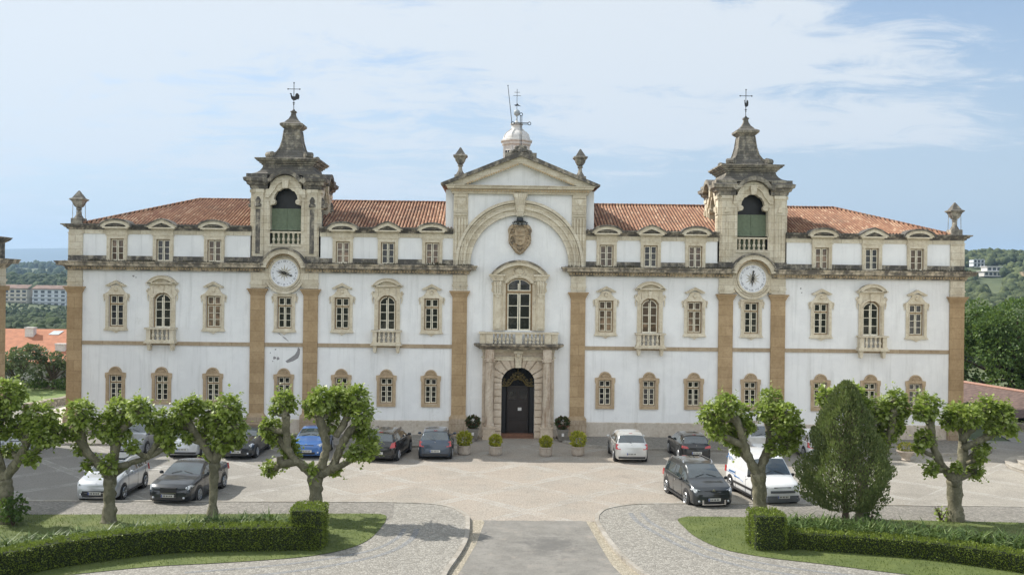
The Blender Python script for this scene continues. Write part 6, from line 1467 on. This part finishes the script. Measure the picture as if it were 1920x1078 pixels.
    for yy in (fy, ry):
        for s in (-1,1):
            m = M(); x1 = s*(w0+.004); x0 = s*(w0-.25); m.tube([(x0,yy,R_+.02),(x1,yy,R_+.02)], R_+.055, 20); m.build('wheel_arch', MT['blackpl'], body)
            m = M(); xo = s*(w0+.012); xi = s*(w0-.20); 
            m.tube([(xi,yy,R_),(xi+s*.02,yy,R_),(xo-s*.02,yy,R_),(xo,yy,R_)], [R_*.93,R_,R_,R_*.94], 22); wh = m.build('wheel', MT['rubber'], g, ang=40)
            m = M(); m.tube([(xo-s*.01,yy,R_),(xo+s*.006,yy,R_)], R_*.66, 18, 0); m.build('rim', MT['blackpl'], wh)
            m = M(); xr = xo+s*.012; n_ = 5 if 'five' in opts else 7
            for q in range(n_): a = 2*pi*q/n_+.3; m.tube([(xr,yy+cos(a)*.04,R_+sin(a)*.04),(xr,yy+cos(a)*R_*.64,R_+sin(a)*R_*.64)],[.03,.022],5)
            m.tube([(xr-s*.01,yy,R_),(xr+s*.012,yy,R_)],.055,10)
            o_ = len(m.v); 
            for k in range(20): a = 2*pi*k/20; b_ = 2*pi*(k+1)/20; m.tube([(xr,yy+cos(a)*R_*.65,R_+sin(a)*R_*.65),(xr,yy+cos(b_)*R_*.65,R_+sin(b_)*R_*.65)],.018,4)
            m.build('spoked_rim', MT['rim'], wh)
    # mirrors
    for s in (-1,1):
        m = M(); y = -L_/2+(pr['ws'][0]+.07)*L_; m.ball((s*(w0+.09),y,B_+.07), .10, 8, 0, .75, .6); m.tube([(s*(w0-.06),y,B_-.0),(s*(w0+.06),y,B_+.04)],.025,5); m.build('mirror', MT['blackpl'] if 'blackmirror' in opts else pm, g)
    # front: headlights, grille, intake, plate
    yf = -L_/2; Tn = interp(top,.05)*H_
    def surf_y(x, z, front=True):            # y of the nose / tail at height z
        best = None
        seq = range(len(ts)) if front else range(len(ts)-1,-1,-1)
        for i in seq:
            w,b,T,wr = rw_[i]
            if T >= z and w >= abs(x): return V[i*per+ns-1][1]+(.10*(x/(W_/2))**2*(1-ts[i]/.12) if front and ts[i]<.12 else 0)-(0 if front else .08*(x/(W_/2))**2*max(0,(ts[i]-.9)/.1))
        return yf if front else -yf
    for s in (-1,1):
        m = M(); zl = Tn-.13; x_ = s*(w0*.72)
        pts = [(s*w0*.52,zl-.05),(s*w0*.86,zl-.05),(s*w0*.97,zl+.05),(s*w0*.90,zl+.12),(s*w0*.62,zl+.05)]
        P0 = []; 
        for x,z in pts: P0.append((x, surf_y(x,z)-.018, z))
        m.add(P0+[(x,y+.12,z) for x,y,z in P0], [(0,1,2,3,4),(0,5,6,1),(1,6,7,2),(2,7,8,3),(3,8,9,4),(4,9,5,0)]); m.ball((s*w0*.78,P0[1][1]-.0,zl+.02),.05,8); m.build('headlight', MT['lamp'], g)
        m = M(); zf = .34; m.ball((s*w0*.68,surf_y(s*w0*.68,.42)-.0,zf),.05,8); m.build('fog_light', MT['lamp'], g)
    def panel(m, x0, x1, z0, z1, off, mi=0, n=6):
        for k in range(n):
            a = x0+(x1-x0)*k/n; b = x0+(x1-x0)*(k+1)/n; zc_ = (z0+z1)/2; ya = surf_y(a,zc_)-off; yb = surf_y(b,zc_)-off
            m.add([(a,ya,z0),(b,yb,z0),(b,yb,z1),(a,ya,z1),(a,ya+.1,z0),(b,yb+.1,z0),(b,yb+.1,z1),(a,ya+.1,z1)],[(0,1,2,3),(3,2,6,7),(0,4,5,1),(0,3,7,4),(1,5,6,2)],mi)
    m = M(); gt = Tn-.06
    if 'biggrille' in opts: panel(m,-w0*.60,w0*.60,.26,.34,.03); panel(m,-w0*.66,w0*.66,.34,.42,.03); panel(m,-w0*.60,w0*.60,.42,.50,.035)
    elif 'singleframe' in opts: panel(m,-w0*.36,w0*.36,.30,gt-.03,.014)
    else: panel(m,-w0*.42,w0*.42,gt-.13,gt-.03,.014); panel(m,-w0*.5,w0*.5,.25,.36,.014)
    gr = m.build('grille', MT['blackpl'], g)
    m = M()
    if 'singleframe' in opts:
        for z in (.36,.44,.52,.58): panel(m,-w0*.34,w0*.34,z,z+.012,.02)
        panel(m,-w0*.37,w0*.37,gt-.035,gt-.015,.03)
    elif 'chromelip' in opts: panel(m,-w0*.55,w0*.55,.2,.235,.04); panel(m,-w0*.55,-w0*.48,.2,.40,.04); panel(m,w0*.48,w0*.55,.2,.40,.04)
    elif 'biggrille' in opts: panel(m,-w0*.5,w0*.5,.42,.44,.05); panel(m,-w0*.6,w0*.6,.245,.265,.045)
    else: panel(m,-w0*.4,w0*.4,gt-.08,gt-.07,.022)
    if 'rings' in opts:
        for q in range(4): c_ = -.105+q*.07; m.strip([(x,z) for x,z in arc(c_,gt-.085,.045,.045,0,360,12)[:-1]],[(x,z) for x,z in arc(c_,gt-.085,.032,.032,0,360,12)[:-1]], surf_y(0,gt-.08)-.045, surf_y(0,gt-.08)-.03, closed=True)
    elif 'diamond' in opts: y_ = surf_y(0,gt-.03)-.05; m.strip([(0,gt+.04),(.065,gt-.06),(0,gt-.16),(-.065,gt-.06)],[(0,gt-.0),(.035,gt-.06),(0,gt-.12),(-.035,gt-.06)],y_,y_+.03,closed=True)
    elif 'lion' in opts: y_ = surf_y(0,gt)-.0; m.tube([(-.06,y_-.02,gt-.07),(-.02,y_-.03,gt-.01),(.04,y_-.03,gt),(.06,y_-.03,gt-.05),(.02,y_-.03,gt-.09),(.05,y_-.03,gt-.12)],.014,5)
    else: y_ = surf_y(0,gt-.03)-.03; m.prism(arc(0,gt-.06,.05,.04,0,360,12)[:-1],y_,y_+.02)
    m.build('chrome_badge', MT['chrome'], gr)
    def plate(y, z, rot):
        m = M(); d = -1 if rot == 0 else 1
        m.box(-.26,.26,min(y,y+d*.02),max(y,y+d*.02),z,z+.115,0); ya,yb = min(y+d*.02,y+d*.024),max(y+d*.02,y+d*.024); m.box(-.258,-.215,ya,yb,z+.004,z+.11,1) if rot==0 else m.box(.215,.258,ya,yb,z+.004,z+.11,1)
        for q in range(6): x = -.165+q*.062+(.012 if q > 1 else 0)+(.012 if q > 3 else 0); m.box(x-.018,x+.018,ya,yb,z+.022,z+.09,2)
        m.build('number_plate', [MT['plate'],MT['plateblue'],MT['ink']], g)
    plate(surf_y(0,.42)-.045, .36 if 'singleframe' not in opts else .37, 0)
    # rear
    yr = L_/2; zt = pr['belt']*H_
    for s in (-1,1):
        m = M()
        if 'hightail' in opts: a0,a1,x0_,x1_ = zt-.12,H_*.90,.80,.93
        elif 'widetail' in opts: a0,a1,x0_,x1_ = zt-.2,zt-.04,.52,.95
        else: a0,a1,x0_,x1_ = zt-.28,zt+.02,.68,.97
        pts = [(s*w0*x0_,a0),(s*w0*x1_,a0+.03),(s*w0*(x1_-.03),a1),(s*w0*(x0_+.08),a1-.05)]; P0 = [(x, surf_y(x*.9,z,False)+.02, z) for x,z in pts]
        if s > 0: P0 = P0[::-1]
        m.add(P0+[(x,y-.2,z) for x,y,z in P0],[(0,1,2,3),(0,4,5,1),(1,5,6,2),(2,6,7,3),(3,7,4,0)]); m.build('tail_light', MT['red'], g)
    rb = surf_y(0,.42,False); m = M(); m.box(-w0*.8,w0*.8,rb-.1,rb+.03,.24,.33); m.build('bumper_trim', MT['blackpl'], g)
    plate(rb+.035 if 'plateup' not in opts else surf_y(0,zt-.1,False)+.02, .42 if 'plateup' not in opts else zt-.22, 1)
    m = M(); ye = surf_y(0,zt-.05,False)+.025; m.prism([(0,zt-.02),(.04,zt-.07),(0,zt-.12),(-.04,zt-.07)],ye-.01,ye+.01); m.build('rear_badge', MT['chrome'], body)
    m = M(); zr_ = zt+.05; yw = surf_y(0,zr_,False)+.03; m.tube([(0,yw,zr_),(.26,surf_y(0,zr_+.04,False)+.03,zr_+.05)],.01,4); m.build('wiper', MT['blackpl'], body)
    m = M(); m.box(-.09,.09,surf_y(0,H_*.95,False)-.04,surf_y(0,H_*.95,False)+.015,H_*.955,H_*.975); m.build('brake_lamp', MT['red'], body)
    m = M()
    for s in (-1,1): t0 = pr['ws'][0]; y0_ = -L_/2+(t0+.005)*L_; m.tube([(s*.45,y0_-.01,interp(top,t0)*H_+.03),(s*.05,y0_+.10,interp(top,t0+.03)*H_+.035)],.01,4)
    m.build('wiper', MT['blackpl'], body)
    if 'rails' in opts:
        for s in (-1,1):
            m = M(); xr = s*W_/2*.70; m.tube([(xr,-L_/2+.46*L_,H_*.965),(xr,-L_/2+.49*L_,H_+.03),(xr,-L_/2+.8*L_,H_+.02),(xr,-L_/2+.86*L_,H_*.94)],.022,6); m.build('roof_rail', MT['chrome'], g)
    if 'panoroof' in opts: m = M(); m.box(-W_*.26,W_*.26,-L_/2+.47*L_,-L_/2+.82*L_,H_+.005,H_+.025); m.build('glass_roof', MT['cglass'], g)
    if 'greybumper' in opts: m = M(); panel(m,-w0*.93,w0*.93,.20,.30,.05,0,10); panel(m,-w0*.95,w0*.95,.30,.45,.06,0,10); panel(m,-w0*.6,w0*.6,.56,.66,.02,0,8); m.build('grey_bumper', MT['bumper'], g)
    if 'decal' in opts:
        MT['blue'] = plain('blue_decal', (.05,.18,.42), .4)
        for s in (-1,1):
            m = M(); x_ = s*(w0+.006); 
            m.tube([(x_-s*.045,L_*.42,1.35),(x_-s*.04,L_*.38,1.62),(x_-s*.045,L_*.34,1.35)],.016,4); m.tube([(x_-s*.045,L_*.44,1.42),(x_-s*.045,L_*.30,1.5),(x_-s*.04,L_*.27,1.36)],.014,4)
            for i in range(7): m.box(x_-.004,x_+.004,L_*.33-i*.1,L_*.33-i*.1+.06,.86,.94)
            for i in range(9): m.box(x_-.004,x_+.004,L_*.2-i*.07,L_*.2-i*.07+.045,.72,.765)
            m.tube([(x_,L_*.40,.84),(x_,L_*.2,.80),(x_,-L_*.02,.66)],.012,4); m.build('blue_lettering', MT['blue'], body)
    return g
P_sil = paint('silver_paint', (.56,.58,.60), .5); P_char = paint('charcoal_paint', (.022,.026,.032)); P_blk = paint('black_paint', (.010,.010,.011), .1); P_wht = paint('white_paint', (.78,.79,.80), 0)
P_blue = paint('bright_blue_paint', (.045,.15,.42), .2); P_dblue = paint('dark_blue_grey_paint', (.045,.065,.095), .4); P_lsil = paint('pale_silver_paint', (.62,.62,.60), .4); P_gsil = paint('grey_silver_paint', (.36,.38,.40), .5); P_grn = paint('anthracite_paint', (.025,.03,.034), .2)
make_car('parked_car','hatch',4.03,1.74,1.5,(-17.5,-16.7),0,P_sil,'silver car with glass roof and wide black grille in the front row at left',('biggrille','lion','panoroof','five'))
make_car('parked_car','sedan',4.7,1.84,1.43,(-14.25,-16.75),R(-4.5),P_char,'dark blue grey saloon in the front row, behind the slim plane tree',('singleframe','rings'))
make_car('parked_car','mpv',4.26,1.81,1.62,(7.32,-16.75),R(8),P_grn,'black people carrier with silver roof rails in the front row at right',('rails','diamond','chromelip','chromehandle','five'))
make_car('parked_van','van',4.28,1.80,1.85,(10.3,-16.1),R(9),P_wht,'white delivery van with blue side lettering behind a forked plane tree',('blackmirror','decal','strip','norear','greybumper'),'van')
make_car('parked_car','hatch',4.0,1.71,1.49,(5.71,-6.35),R(180),P_lsil,'pale silver hatchback parked tail out right of the entrance',('five',))
make_car('parked_car','hatch',3.68,1.6,1.38,(9.05,-6.0),R(183),P_blk,'small black hatchback parked tail out behind the people carrier',('strip','blackmirror','widetail'))
make_car('parked_car','hatch',3.99,1.71,1.49,(-4.45,-6.05),R(181),P_dblue,'dark blue hatchback parked tail out just left of the entrance',('hightail2',))
make_car('parked_car','wagon',4.4,1.76,1.50,(-6.95,-6.6),R(172),P_blk,'black estate car with roof rails parked tail out left of the dark blue hatchback',('rails',))
make_car('parked_car','hatch',3.7,1.64,1.42,(-11.0,-6.2),0,P_blue,'bright blue small car facing out behind the forked plane tree',('blackmirror',))
make_car('parked_car','sedan',4.5,1.74,1.45,(-14.5,-6.3),0,P_char,'dark saloon facing out in the back row at left',('singleframe',))
make_car('parked_car','hatch',3.85,1.66,1.46,(-17.3,-6.3),R(180),P_sil,'silver hatchback with tall red tail lamps in the back row at left',('hightail','strip'))
make_car('parked_van','van',4.3,1.78,1.82,(-20.35,-5.8),0,P_gsil,'grey silver van facing out in the back row at left',('blackmirror',),'van')
make_car('parked_car','mpv',4.2,1.74,1.72,(12.95,-5.6),0,P_lsil,'pale silver people carrier facing out behind the white van',())
make_car('parked_car','hatch',4.1,1.72,1.46,(16.0,-5.2),R(180),P_wht,'white hatchback parked tail out left of the conifer',('five',))
make_car('parked_car','hatch',4.0,1.7,1.48,(-26.6,-5.9),R(20),P_gsil,'grey car behind the leftmost plane tree',())
